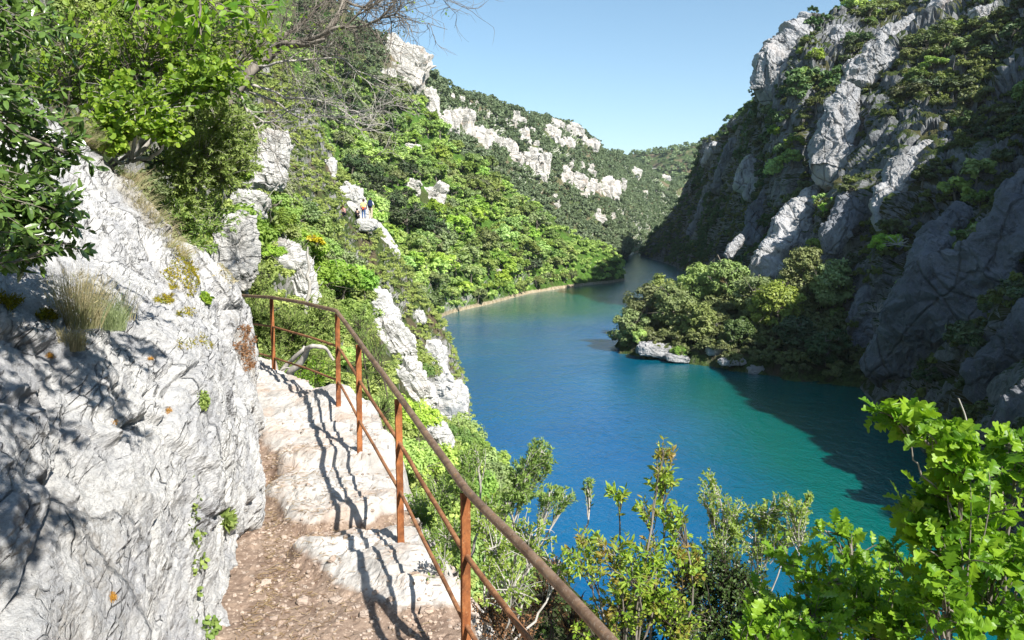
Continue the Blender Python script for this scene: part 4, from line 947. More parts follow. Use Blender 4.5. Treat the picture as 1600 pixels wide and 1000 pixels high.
def plant(name, label, cat, root, blobs, T, size, lm, bark, seed, twigs=40, per=9, tlen=.5, up=.35, r0=.012, leafname='leaves', droop=0.0, spread=.5, tw_r=.0022, group=None, bare=0.0, spacing=None, clusters=1, fan=.9):
    """root and blobs in photo pixel + distance: blobs = (px, py, d, rx_px, ry_px, depth, weight); twigs fill each blob, leaves sit along the twigs"""
    rng = np.random.default_rng(seed); R0 = at(*root) if len(root) == 3 else np.array(root[:3], float)
    e = empty(name, R0, label, cat, group); B = MB(); L = MB(); 
    for b_ in blobs:
        px, py, d, rx, ry, dz, wt = b_[:7]; S0 = at(*b_[7]) if len(b_) > 7 else R0
        C_ = at(px, py, d); sx, sz_ = rx * d / FPX, ry * d / FPX; rad = np.array([sx, dz, sz_])
        mid = (S0 + C_) / 2 + rng.normal(0, .16, 3) * np.linalg.norm(C_ - S0) + np.array([0, 0, -.10 * np.linalg.norm(C_ - S0)])
        main = bez(S0, mid, C_, 12) + rng.normal(0, .006, (12, 3)); q0 = r0 if len(b_) < 8 else r0 * .3; V, F = tube(main, np.linspace(q0, q0 * .35, 12), 6); B.add(V - R0, F)
        for k in range(int(twigs * wt)):
            v = unit(rng.normal(0, 1, 3)); tip = C_ + v * rad * rng.uniform(.45, 1.08) ** .7 + np.array([0, 0, -droop * sx * rng.random()])
            t0 = rng.uniform(.35, 1); st = C_ + v * rad * .12 + (main[-3] - C_) * rng.random() if rng.random() < .92 else main[int((.5 + .5 * t0) * 11)]
            ln = np.linalg.norm(tip - st); md = (st + tip) / 2 + rng.normal(0, .12, 3) * ln + np.array([0, 0, .12 * ln])
            tw = bez(st, md, tip, 8); V, F = tube(tw, np.linspace(tw_r * 2.0, tw_r * .5, 8), 4); B.add(V - R0, F)
            if rng.random() < bare: continue
            q = max(2, int(per * rng.uniform(.7, 1.3)))
            for c_ in range(clusters):
                tt = np.clip(1 - rng.uniform(0, 1, q) ** 1.2 * tlen, 0, 1); x = tt * 7; i_ = np.minimum(x.astype(int), 6); f = (x - i_)[:, None]
                O = tw[i_] * (1 - f) + tw[i_ + 1] * f; ax = unit(tw[i_ + 1] - tw[i_])
                if clusters > 1: O = O + rng.normal(0, .22, (q, 3)) * ln * .3
                sd_ = unit(rng.normal(0, 1, (q, 3))); sd_ = unit(sd_ - ax * (sd_ * ax).sum(1, keepdims=True))
                D = unit(ax * .6 + sd_ * fan + np.array([0, 0, .05 - droop])); N = unit(np.array([0, 0, 1.]) * up + rng.normal(0, .55, (q, 3)) + np.array(sd) * .3 + np.array([0, -.25, 0]))
                leaves(L, T, O - R0, D, N, size * rng.uniform(.55, 1.15, q), rng)
    if L.n: L.build(leafname, lm, e)
    B.build('branches', bark, e, True); return e
ML = {
 'lime': mat_leaf('leaf_lime', (.14, .25, .025), (.32, .43, .05), (.10, .19, .025), .38, .5, .3, 3, objr=False),
 'ever': mat_leaf('leaf_evergreen', (.06, .12, .025), (.16, .26, .055), None, .2, .28, .6, 3, objr=False),
 'juni': mat_leaf('leaf_juniper', (.17, .25, .06), (.34, .42, .12), (.15, .19, .06), .25, .6, .2, 4, objr=False),
 'juni2': mat_leaf('leaf_juniper_light', (.14, .24, .055), (.28, .38, .10), None, .28, .6, .2, 4, objr=False),
 'oak': mat_leaf('leaf_oak', (.07, .18, .010), (.27, .43, .03), (.13, .27, .016), .36, .42, .35, 2, objr=False),
 'pist': mat_leaf('leaf_pistachio', (.16, .30, .03), (.36, .46, .06), (.30, .16, .05), .35, .45, .35, 7, objr=False),
 'fine': mat_leaf('leaf_fine', (.16, .26, .04), (.34, .42, .09), None, .35, .5, .3, 3, objr=False),
 'deep_tone': mat_leaf('leaf_deep', (.03, .06, .012), (.08, .13, .03), None, .15, .4, .4, 3, objr=False),
 'brown': mat_leaf('leaf_withered', (.20, .10, .05), (.34, .19, .10), None, .2, .8, .1, 3, objr=False),
 'dry': mat_leaf('grass_dry', (.30, .25, .14), (.52, .46, .30), (.24, .27, .12), .2, .8, .1, 6, objr=False),
 'moss': mat_leaf('moss', (.16, .14, .012), (.34, .27, .03), (.20, .24, .03), .1, .9, .05, 12, objr=False),
 'red': mat_leaf('bud_red', (.30, .12, .04), (.42, .22, .08), None, .2, objr=False)}

# the part of that crown which hangs above the path, out of the picture, where the leaf shadows on the boulder come from
SHADE = []
for px, py, r_, w_ in [(45,560,.14,.42),(20,640,.10,.22),(150,590,.14,.42),(215,555,.12,.3),(185,655,.15,.28),(40,770,.16,.5),(15,840,.12,.25),(90,690,.10,.12)]:
    q_ = bpoint(px, py)[0] + np.array(sd) * 2.0; X_, Y_, D_ = proj(q_); SHADE.append((float(X_), float(Y_), float(q_[1]), r_ * FPX / q_[1], r_ * FPX / q_[1], r_, w_))
# --- left edge: dark glossy evergreen, near the lens; its crown runs on over the path and shades the boulder
plant('evergreen_tree', 'dark glossy evergreen hanging over the boulder at the left edge', 'tree', (-2.6, 1.1, 21.6, 0),
 [(10,60,2.5,110,95,.25,1.0),(20,200,2.45,90,90,.22,1.0),(40,300,2.4,85,60,.2,1.0),(75,345,2.35,60,45,.16,.65),(25,385,2.35,60,40,.15,.55),(100,240,2.5,40,60,.15,.35),(105,385,2.35,28,16,.1,.12),(40,405,2.35,40,20,.1,.2),
  (-60,-60,2.4,110,60,.3,.6)] + SHADE,
 T_leaf, .040, ML['ever'], BARK, 1, twigs=62, per=22, tlen=.9, r0=.014, tw_r=.0012, droop=.12)
# --- bright round-leaved shrub above the boulder
plant('round_leaved_shrub', 'bright lime shrub with rounded leaves growing above the top edge of the boulder', 'shrub', (205,250,5.9),
 [(215,165,5.3,85,50,.45,1.5),(170,200,5.2,40,40,.3,.6),(330,115,5.6,55,30,.35,.8),(300,140,5.5,50,30,.3,.5),(175,225,5.1,20,14,.15,.25),(250,205,5.3,45,22,.25,.5)],
 T_round, .043, ML['lime'], BARKP, 2, twigs=95, per=15, tlen=.8, r0=.018, up=.6)
plant('round_leaved_shrub', 'bright lime shrub filling the top left corner behind the dark evergreen', 'shrub', (60,330,7.0),
 [(110,60,5.8,100,60,.6,1.4),(250,45,5.9,90,55,.6,1.5),(350,30,6.2,70,45,.5,1.1),(90,125,5.7,60,35,.4,.6),(200,100,5.9,60,40,.4,.6),(290,75,6,60,40,.4,.6),(420,60,6.5,35,40,.3,.4)],
 T_round, .042, ML['lime'], BARK, 3, twigs=72, per=9, tlen=.8, r0=.02, up=.4)
plant('leafy_branch', 'green oval leaved branch reaching down from the top of the photo', 'branch', (1.2, 1.4, 22.2) if False else (300,-160,2.6),
 [(310,55,2.5,40,18,.12,.5),(340,15,2.6,70,20,.15,.6),(215,20,2.6,40,25,.15,.3),(400,15,2.8,40,18,.1,.3)],
 T_oval, .050, ML['oak'], BARK, 33, twigs=22, per=5, tlen=.8, r0=.008, up=.8, tw_r=.0014)
plant('dark_shrub', 'dark leafy shrub in the shade behind the lime shrub', 'shrub', (260,250,7.2),
 [(200,120,6.6,120,80,.5,1.4),(340,150,7.2,70,60,.4,.6),(90,110,6.4,80,60,.4,.7),(260,250,6.9,60,50,.3,.5)], T_oval, .05, ML['deep_tone'], BARKD, 34, twigs=80, per=10, tlen=.8, r0=.02)
# --- junipers above the boulder
plant('juniper', 'soft olive green juniper leaning out beside the lime shrub above the path', 'juniper', (300,330,6.8),
 [(345,190,6.2,50,50,.35,1.5),(320,235,6.1,55,45,.35,1.3),(375,215,6.3,35,50,.3,.9),(290,265,6.0,45,40,.3,1.0),(350,270,6.2,50,38,.3,1.0),(285,320,6.0,40,40,.25,.8),(385,255,6.4,25,30,.2,.4)],
 T_sprig, 0.035, ML['juni'], BARKP, 4, twigs=85, per=48, tlen=.95, r0=.02, tw_r=.0018, fan=.75)
plant('juniper', 'ragged lower juniper with dry grass beside the mossy edge of the boulder', 'juniper', (290,430,6.2),
 [(300,345,6.1,45,30,.25,.8),(335,330,6.3,45,40,.25,.6),(310,385,6.0,30,22,.2,.4),(262,330,5.8,30,30,.2,.5)],
 T_sprig, 0.037, ML['juni2'], BARKP, 5, twigs=60, per=40, tlen=.95, r0=.012, tw_r=.0018, fan=.75)
# --- bare twiggy tree against the sky
def bare_tree():
    rng = np.random.default_rng(77); base = at(350, 170, 7.6); e = empty('bare_tree', base, 'bare twiggy tree with dark limbs reaching right across the sky and hillside', 'tree'); T1, T2 = MB(), MB(); LV = MB()
    def line(pts, r0, r1, mb, n=5, wob=.02):
        P = np.array([at(*p) for p in pts]); Q = catmull(P[:, None].repeat(2, 1), 9 * len(P), 0)[:, 0]; Q = Q + np.stack([noise(Q * 5, 3), noise(Q * 5, 4), noise(Q * 5, 5)], -1) * wob
        V, F = tube(Q, np.linspace(r0, r1, len(Q)), n); mb.add(V - base, F); return Q
    limbs_ = [line([(350,170,7.6),(395,110,7.7),(430,78,7.7),(470,68,7.6),(500,60,7.5),(520,35,7.5),(535,0,7.6),(545,-40,7.7)], .055, .02, T1, 8),
      line([(350,170,7.6),(390,120,7.8),(398,60,7.9),(420,20,8),(450,-20,8)], .05, .02, T1, 8), line([(470,68,7.6),(505,52,7.4),(540,42,7.3),(580,38,7.2),(620,20,7.1)], .022, .006, T1, 6),
      line([(430,78,7.7),(450,70,7.5),(480,72,7.3),(508,62,7.2)], .03, .012, T1, 6), line([(395,110,7.7),(440,60,7.9),(490,20,8.1),(520,-10,8.2)], .028, .01, T1, 6),
      line([(380,130,7.8),(420,140,7.8),(450,150,7.7),(500,155,7.6),(540,175,7.5),(560,195,7.4)], .016, .004, T2, 6), line([(380,140,7.8),(430,160,7.9),(470,185,7.9),(520,180,7.8),(585,200,7.7)], .014, .004, T2, 6),
      line([(370,160,7.7),(410,190,7.8),(440,180,7.8),(480,150,7.8)], .014, .004, T2, 6), line([(395,100,7.7),(430,100,7.6),(470,95,7.6),(530,90,7.5),(560,110,7.4)], .014, .004, T2, 6),
      line([(375,150,7.7),(400,200,7.7),(420,235,7.8)], .014, .005, T2, 6), line([(535,0,7.6),(570,10,7.5),(610,-5,7.5),(650,-20,7.4)], .014, .004, T1, 5), line([(540,42,7.3),(570,10,7.2),(600,-30,7.2)], .012, .004, T1, 5)]
    def twig(o, d, ln, r, mb, dep):
        n = 7; P = [o]; d = unit(d)
        for k in range(n):
            d = unit(d + rng.normal(0, .22, 3) + np.array([0, 0, -.02])); P.append(P[-1] + d * ln / n)
        P = np.array(P); V, F = tube(P, np.linspace(r, r * .35, n + 1), 4); mb.add(V - base, F)
        if dep:
            for k in range(rng.integers(3, 6)):
                i = rng.integers(1, n + 1); a = unit(unit(P[i] - P[i - 1]) + rng.normal(0, .65, 3)); twig(P[i], a, ln * rng.uniform(.45, .75), r * .6, mb, dep - 1)
        elif rng.random() < .03:
            leaves(LV, T_oval, (P[-1] - base)[None].repeat(4, 0) + rng.normal(0, .02, (4, 3)), rng.normal(0, 1, (4, 3)), rng.normal(0, .5, (4, 3)) + np.array([0, -.5, 1]), .035, rng)
    for q, Q in enumerate(limbs_):
        mb = T1 if q < 5 or q > 9 else T2; sky_ = q in (0, 2, 10, 11, 4)
        for k in range(20 if sky_ else 7):
            i = rng.integers(len(Q) // 4, len(Q)); t_ = unit(Q[i] - Q[i - 1])
            d = unit(t_ * .7 + rng.normal(0, .7, 3) * np.array([1, .6, 1]) + np.array([.35, 0, .12 if sky_ else .0])); twig(Q[i], d, rng.uniform(.25, .62), .0055, mb, 2)
    T1.build('limbs', BARK, e, True); T2.build('pale_twigs', BARKP, e, True); LV.build('leaves', ML['lime'], e)
bare_tree()
# --- shrubs and conifers behind the railing
plant('juniper', 'feathery green juniper behind the first railing posts', 'juniper', (440,640,11.5),
 [(400,500,10.8,36,45,.5,1),(450,510,11,50,50,.5,1.1),(420,570,10.5,45,35,.4,.8),(500,500,12,50,45,.5,1),(480,560,11.2,40,30,.4,.7),(400,440,12,35,35,.4,.6)],
 T_sprig, 0.062, ML['juni'], BARKD, 11, twigs=95, per=38, tlen=1.0, r0=.03, tw_r=.003, fan=.75)
plant('green_shrub', 'fresh green low shrub at the path edge behind the pale fallen branch', 'shrub', (470,640,9.3),
 [(470,590,9.2,30,22,.3,.8),(498,580,9.4,25,25,.3,.7),(455,600,9,25,14,.2,.4)], T_small, .028, ML['oak'], BARKD, 12, twigs=60, per=22, tlen=.9, r0=.01)
plant('juniper', 'olive juniper between the second and third railing posts', 'juniper', (590,700,8.5),
 [(585,560,9.5,35,60,.4,1),(600,640,8.3,30,35,.3,.7),(560,500,10.5,30,30,.4,.6)], T_needle, .036, ML['juni2'], BARKD, 13, twigs=75, per=44, tlen=.9, r0=.02, tw_r=.0025, fan=.6)
def branch_thing(name, label, cat, lines, m, n=8):
    base = at(*lines[0][0][0]); mb = MB()
    for pts, r0, r1 in lines:
        P = np.array([at(*p) for p in pts]); Q = catmull(P[:, None].repeat(2, 1), 9 * len(P), 0)[:, 0]
        Q = Q + np.stack([noise(Q * 6, 13), noise(Q * 6, 14), noise(Q * 6, 15)], -1) * r0 * .8; V, F = tube(Q, np.linspace(r0, r1, len(Q)) * (1 + .15 * noise(Q * 20, 8)), n); mb.add(V - base, F)
    return tag(mb.build(name, m, None, True, None) if False else mk(name, np.concatenate(mb.V), np.concatenate(mb.F[4]), m, None, True, loc=base), label, cat)
branch_thing('fallen_branch', 'pale grey dead branch curving beyond the path behind the railing', 'branch',
 [([(430,598,8.9),(452,583,8.8),(470,565,8.7),(478,545,8.6),(490,542,8.5),(508,545,8.5),(522,560,8.6)], .05, .015), ([(432,590,8.9),(450,568,8.9),(473,548,8.8),(478,540,8.8)], .03, .02), ([(430,585,8.9),(445,576,8.8),(462,574,8.8)], .012, .006)], BARKP)
branch_thing('bare_sapling', 'thin straight bare white sapling rising behind the railing', 'sapling',
 [([(476,530,20),(479,480,20),(483,430,20),(482,385,20)], .07, .02), ([(480,470,20),(495,455,20),(505,440,20)], .02, .006), ([(482,440,20),(470,425,20),(462,405,20)], .02, .006), ([(481,455,20),(492,430,20),(500,415,20)], .018, .005), ([(483,420,20),(492,400,20)], .015, .004)], BARKP, 6)
# --- below the long railing
plant('juniper', 'light green juniper spray just under the long handrail against the inlet', 'juniper', (705,900,4.9),
 [(725,735,4.6,24,36,.2,1.0),(690,770,4.6,40,36,.25,1.0),(650,800,4.9,35,40,.3,.9),(745,705,4.7,15,15,.1,.25),(610,760,5.4,25,40,.25,.7),(700,840,4.5,40,40,.25,.8),(640,880,4.4,30,30,.2,.5)],
 T_sprig, 0.030, ML['juni2'], BARKP, 14, twigs=70, per=33, tlen=.95, r0=.014, tw_r=.0016, fan=.75)
plant('juniper', 'juniper with pale bare stems standing out over the blue water beside the handrail', 'juniper', (770,960,4.4),
 [(845,705,4.3,24,22,.12,.8),(820,735,4.3,30,20,.15,.8),(815,765,4.25,34,18,.15,.8),(862,770,4.3,24,13,.1,.5),(885,775,4.35,18,12,.1,.35),(920,760,4.4,12,12,.07,.18),(790,785,4.2,34,14,.15,.5),(858,720,4.4,12,20,.08,.3)],
 T_sprig, 0.027, ML['juni2'], BARKP, 15, twigs=52, per=35, tlen=.7, r0=.012, tw_r=.0015, fan=.75)
plant('twiggy_shrub', 'straggly pale stemmed shrub with small yellow green leaves right of the front post', 'shrub', (760,1040,3.9),
 [(780,850,4.0,45,40,.25,1),(830,830,4.1,40,35,.2,.8),(760,800,4.2,30,40,.2,.5),(800,910,3.8,60,40,.25,.9),(690,880,3.8,30,50,.2,.4),(870,880,4.0,40,40,.2,.6)],
 T_small, .028, ML['fine'], BARKP, 16, twigs=48, per=20, tlen=.8, r0=.01, bare=.25)
plant('withered_shrub', 'brown withered shrub under the handrail at the bottom', 'shrub', (850,1090,4.2),
 [(850,925,4.3,60,45,.3,1),(760,960,3.9,40,40,.25,.7),(820,990,3.9,50,25,.25,.7),(800,960,4.0,50,40,.25,.8),(900,960,4.2,45,40,.25,.7),(865,880,4.4,22,14,.12,.4)], T_small, .018, ML['brown'], BARKD, 17, twigs=75, per=16, tlen=.9, r0=.01, bare=.25)
plant('pistachio_tree', 'slender small tree with reddish young leaves rising over the water at the bottom centre', 'tree', (985,1080,4.0),
 [(1038,705,4.0,16,20,.08,.5),(1035,745,4.0,26,22,.12,.9),(965,770,3.9,18,13,.08,.4),(1010,790,3.95,30,14,.1,.5),(1050,800,3.95,22,26,.12,.7),(915,840,3.9,30,16,.12,.5),(960,855,3.85,48,24,.15,1.0),(905,870,3.8,40,22,.15,.7),(1020,860,3.9,40,30,.15,1.0),(985,900,3.8,50,30,.2,1.0),(1060,840,4.0,20,40,.12,.6)],
 T_lance, .042, ML['pist'], BARK, 18, twigs=30, per=11, tlen=.7, r0=.009, up=.5, tw_r=.0016)
plant('green_shrub', 'yellow green leafy shrub below the reddish young tree', 'shrub', (1000,1090,3.9),
 [(970,950,3.9,60,45,.25,1.2),(1030,920,4.0,45,45,.25,1),(1060,970,3.9,60,40,.25,1),(930,990,3.8,50,30,.2,.6),(1080,880,4.1,30,30,.2,.5)], T_oval, .03, ML['pist'], BARKD, 19, twigs=62, per=12, tlen=.85, r0=.01)
plant('dark_shrub', 'dense dark shrub in the shade at the bottom, left of the oak', 'shrub', (1130,1120,4.6),
 [(1090,900,4.8,55,55,.3,1.3),(1140,900,4.8,60,55,.3,1.3),(1120,970,4.6,90,45,.35,1.6),(1180,950,4.6,60,60,.3,1.2),(1060,960,4.7,40,40,.25,.8),(980,990,4.9,70,35,.3,1.1),(900,985,5.0,60,40,.3,1.0),(820,960,5.2,60,45,.3,.9),(1000,930,5.3,60,30,.3,.8)], T_oval, .028, ML['deep_tone'], BARKD, 20, twigs=110, per=16, tlen=.9, r0=.012)
plant('fine_shrub', 'airy pale green shrub standing up against the water left of the oak', 'shrub', (1170,1080,5.2),
 [(1110,770,5.2,26,26,.15,.4),(1150,800,5.2,36,30,.2,.7),(1200,800,5.1,40,30,.2,.8),(1240,790,5.0,30,20,.15,.5),(1130,840,5.1,40,30,.2,.7),(1180,840,5.1,50,30,.2,.8),(1240,830,5.0,40,30,.2,.6),(1110,745,5.3,12,14,.1,.15),(1262,775,5.1,10,12,.1,.15)],
 T_small, .028, ML['fine'], BARKP, 21, twigs=60, per=26, tlen=.85, r0=.008, up=.4)
# --- the oak at lower right
plant('oak_tree', 'sunlit bright green lobed leaved oak filling the lower right corner', 'oak', (1620,1330,2.3),
 [(1400,652,1.95,32,13,.05,.45,(1530,770,2.0)),(1440,668,1.95,26,16,.06,.40,(1530,770,2.0)),(1490,690,1.95,34,20,.08,.7,(1530,770,2.0)),(1500,735,1.95,50,26,.1,.9),(1575,685,2.1,26,16,.08,.30,(1590,760,2.1)),(1590,715,2.1,40,30,.1,.7),(1520,780,2.0,80,30,.15,1.3),
  (1440,805,2.05,32,26,.1,.6,(1530,860,2.0)),(1560,850,2.05,60,40,.15,1.2),(1490,860,1.9,50,50,.15,1.2),(1580,930,2.0,50,60,.15,1.0),(1480,940,1.85,40,50,.12,.8),(1440,880,2.2,50,30,.12,.6)],
 T_oak, .066, ML['oak'], BARK, 22, twigs=17, per=8, tlen=.75, r0=.012, up=.7, tw_r=.0018)
plant('oak_bush', 'low bright oak growth along the bottom edge under the oak crown', 'oak', (1320,1300,2.6),
 [(1210,940,2.3,50,35,.15,1.0),(1270,960,2.2,60,35,.15,1.3),(1340,950,2.3,60,40,.15,1.3),(1200,985,2.1,50,20,.12,.7),(1290,900,2.5,60,30,.15,.9),(1380,900,2.5,60,36,.15,1.0),(1240,865,2.7,40,24,.15,.5),(1330,850,2.8,60,26,.15,.6),(1290,830,2.9,30,14,.1,.25),(1400,980,2.2,60,30,.15,1.0),(1170,1000,2.2,30,20,.1,.4)],
 T_oak, .060, ML['oak'], BARK, 23, twigs=18, per=8, tlen=.75, r0=.011, up=.7, tw_r=.0018)
tw_ = [([(1520,700,1.98),(1512,668,1.98),(1506,645,1.98),(1497,622,1.98)], .0028, .0018)]
branch_thing('dry_twig', 'thin upright twig ending in a withered red brown leaf above the oak', 'twig', tw_, BARKP, 5)

# --- grass tuft, moss and ivy on the boulder
def tuft(label, spots, seed, m, ln=(.08, .22), n=260, cat='grass', name='grass_tuft', w=.0011, lean=.35, up=1.0):
    rng = np.random.default_rng(seed); P0, _ = bpoint(*spots[0][:2]); mb = MB()
    for (px, py, sp_, k) in spots:
        for i in range(int(n * k)):
            a, r = rng.uniform(0, 6.28), sp_ * rng.random() ** .6; p, nn = P0, None
            o = bpoint_c((px, py))[0] + np.array([math.cos(a) * r, math.sin(a) * r * .5, -.01 + .05 * r]); l = rng.uniform(*ln)
            d = unit(np.array([math.cos(a) * lean * rng.random() * 1.6 + .10, math.sin(a) * lean * rng.random() - .1, up])); e_ = o + d * l + rng.normal(0, .012, 3) + np.array([0, 0, -l * .1]); q = bez(o, o + d * l * .5 + np.array([0, 0, .02]), e_, 5)
            sd_ = unit(np.cross(d, [0.3, 1, 0])) * w; V = np.concatenate([q - sd_ * np.linspace(1, .2, 5)[:, None], q + sd_ * np.linspace(1, .2, 5)[:, None]])
            mb.add(V - P0, np.array([[j, j + 1, j + 6, j + 5] for j in range(4)]), rng.random())
            if rng.random() < .35:
                k_ = 3; tt = rng.uniform(.4, 1, k_); O = q[(tt * 4).astype(int)]; leaves(mb, T_needle, O - P0, unit(rng.normal(0, .5, (k_, 3)) + d), rng.normal(0, 1, (k_, 3)), .02, rng)
    mb.build  # noqa
    o = mk(name, np.concatenate(mb.V), [np.concatenate(mb.F[4])], m, attrs={'rnd': np.concatenate(mb.A)}, loc=P0); return tag(o, label, cat)
_bc = {}
def bpoint_c(p):
    if p not in _bc: _bc[p] = bpoint(*p)
    return _bc[p]
tuft('tall dry yellowish tuft of wiry stems growing from the ledge of the boulder', [(112,505,.07,1.1),(125,510,.08,1.0)], 1, ML['dry'], (.12, .27), 330)
tuft('greener soft low tuft right of the tall dry tuft on the boulder', [(160,512,.08,1),(178,515,.05,.5)], 2, mat_leaf('grass_grey_green', (.20, .26, .12), (.36, .42, .22), None, .2, objr=False), (.07, .17), 330)
tuft('small short dry tuft below the tall tuft on the boulder', [(112,545,.05,1)], 3, ML['dry'], (.03, .10), 260)
tuft('sparse dry stalks right of the grey green tuft', [(180,500,.10,.35)], 4, ML['dry'], (.10, .22), 160)
rt_ = np.random.default_rng(3)
def rim(pts, n): 
    out = []
    for k in range(n):
        t = rt_.random() * (len(pts) - 1); i = int(t); f = t - i; out.append((pts[i][0] * (1 - f) + pts[i+1][0] * f + rt_.normal(0, 3), pts[i][1] * (1 - f) + pts[i+1][1] * f + rt_.normal(0, 4), .05, .12))
    return out
tuft('dry straw grass hanging over the right rim of the boulder under the shrubs', rim([(190,262),(215,300),(235,345),(258,378),(285,405)], 34), 5, ML['dry'], (.06, .16), 330, lean=.8, up=.5)
tuft('dry straw grass fringe at the upper left rim of the boulder', rim([(98,176),(125,200),(160,228)], 16), 6, ML['dry'], (.07, .18), 330, lean=.8, up=.5)
def moss(label, px, py, rx, ry, seed, m=None, n=700, name='moss_patch', cat='moss', size=.010, T=None):
    rng = np.random.default_rng(seed); X, Y, D = proj(SBR); fr = fbm(np.stack([X * .07, Y * .07, X * 0], -1), 3, seed) * (1.6 if name == 'ivy' else 1)
    ok = (((X - px) / rx) ** 2 + ((Y - py) / ry) ** 2 + fr * .9 < 1) & ((NBR * (np.array([0, 0, CZ]) - SBR)).sum(-1) > 0); idx = np.argwhere(ok)
    if len(idx) == 0: return
    idx = idx[rng.integers(0, len(idx), n)]; P = SBR[idx[:, 0], idx[:, 1]] + rng.normal(0, .004, (n, 3)); Nn = NBR[idx[:, 0], idx[:, 1]]; P0 = P.mean(0); mb = MB()
    leaves(mb, T or T_small, P + Nn * rng.uniform(0, .008, (n, 1)) - P0, unit(rng.normal(0, 1, (n, 3)) + Nn * .6), Nn + rng.normal(0, .4, (n, 3)), size * rng.uniform(.5, 1.3, n), rng)
    o = mk(name, np.concatenate(mb.V), [np.concatenate(mb.F[4])], m or ML['moss'], attrs={'rnd': np.concatenate(mb.A)}, loc=P0); return tag(o, label, cat)
moss('yellow brown moss cushion near the right shoulder of the boulder', 251, 468, 18, 8, 1, n=1500)
moss('upper moss cushion of the pair on the right shoulder of the boulder', 290, 491, 16, 9, 2, n=1300)
moss('large golden moss cushion, lowest of the group on the boulder shoulder', 300, 535, 30, 11, 3, n=2200)
moss('thick yellow moss running down the right rim of the boulder below the shrubs', 285, 425, 24, 42, 5, n=4500, size=.016)
moss('moss strip at the left edge on the ledge of the boulder', 12, 470, 24, 12, 6, n=1100)
moss('moss patch left of the dry tufts on the boulder ledge', 70, 494, 14, 7, 7, n=700)
moss('brown mossy litter pocket on the right end face of the boulder', 382, 545, 16, 42, 8, m=ML['brown'], n=2200, size=.018)
moss('second brown litter pocket high on the right end of the boulder', 350, 430, 16, 22, 9, m=ML['dry'], n=900, size=.016)
moss('dark green fern tuft in the hollow of the boulder near the path', 350, 812, 5, 9, 10, m=ML['juni'], n=600, size=.045, name='fern', cat='fern')
moss('ivy trailing down the crack at the foot of the boulder', 306, 840, 8, 80, 11, m=ML['juni'], n=110, name='ivy', cat='ivy', size=.021, T=T_round)
moss('small ivy leaves at the bottom of the boulder crack', 322, 980, 14, 18, 12, m=ML['juni2'], n=130, name='ivy', cat='ivy', size=.024, T=T_round)
moss('green weed in the upper crack of the boulder', 315, 625, 5, 18, 13, m=ML['juni'], n=260, size=.02)
moss('bright leafy sprig on the mossy rim of the boulder', 318, 470, 8, 8, 18, m=ML['lime'], n=120, name='ivy', cat='ivy', size=.03, T=T_round)
M_lich = NT('orange_lichen'); M_lich = M_lich.surf(M_lich.mix(M_lich.noise(M_lich.coord(), 200), (.52, .24, .03), (.40, .24, .06)), .95, .1)
for k, (px, py, r, lab) in enumerate([(262,642,4.5,'orange lichen spot in the middle of the boulder'),(175,662,3.2,'small orange lichen spot left of the larger one'),(174,932,5,'orange lichen spot low on the boulder near the bottom'),(233,562,3.5,'tiny orange lichen spot by the tuft'),(76,556,3.5,'faint orange lichen spot left of the leaf shadows')]):
    moss(lab, px, py, r * .75, r * .75, 40 + k, m=M_lich, n=420, name='lichen_spot', cat='lichen', size=.0045)
# --- yellow flowering bush on the slope
P = at(490, 382, 33); e = empty('yellow_bush', P, 'small bush in yellow flower on the slope left of the hikers', 'bush'); rng = np.random.default_rng(9)
crown(rng, (.55, .5, .32), 16, 70, .09, .1).build('flowers', LF['yellow'], e); crown(rng, (.5, .5, .25), 10, 60, .09, -.15).build('leaves', LF['mid'], e); limbs(rng, .5, .03, 0, (.4, .4, .2), 4).build('stem', BARK, e)
# --- bleached dead trees in the shade of the right wall
for k, (px, py, d, s) in enumerate([(1392,505,88,1.3),(1402,382,92,1.0),(1370,488,90,.9)]):
    rng = np.random.default_rng(60 + k); b = at(px, py, d); mb = MB()
    for i in range(14):
        a = rng.uniform(0, 6.28); t_ = b + np.array([math.cos(a) * s * 1.6, rng.normal(0, .4), abs(math.sin(a)) * s * 1.5 - .2]); V, F = tube(bez(b, (b + t_) / 2 + rng.normal(0, .2, 3), t_, 6), np.linspace(.05, .012, 6), 4); mb.add(V - b, F)
    tag(mk('dead_tree', np.concatenate(mb.V), np.concatenate(mb.F[4]), BARKP, loc=b), ['bleached dead branches in the shade beside the bluish slab', 'bleached dead bush just under the pointed end of the sunlit rib', 'smaller bleached snag left of the dead branches in the shade'][k], 'dead tree')
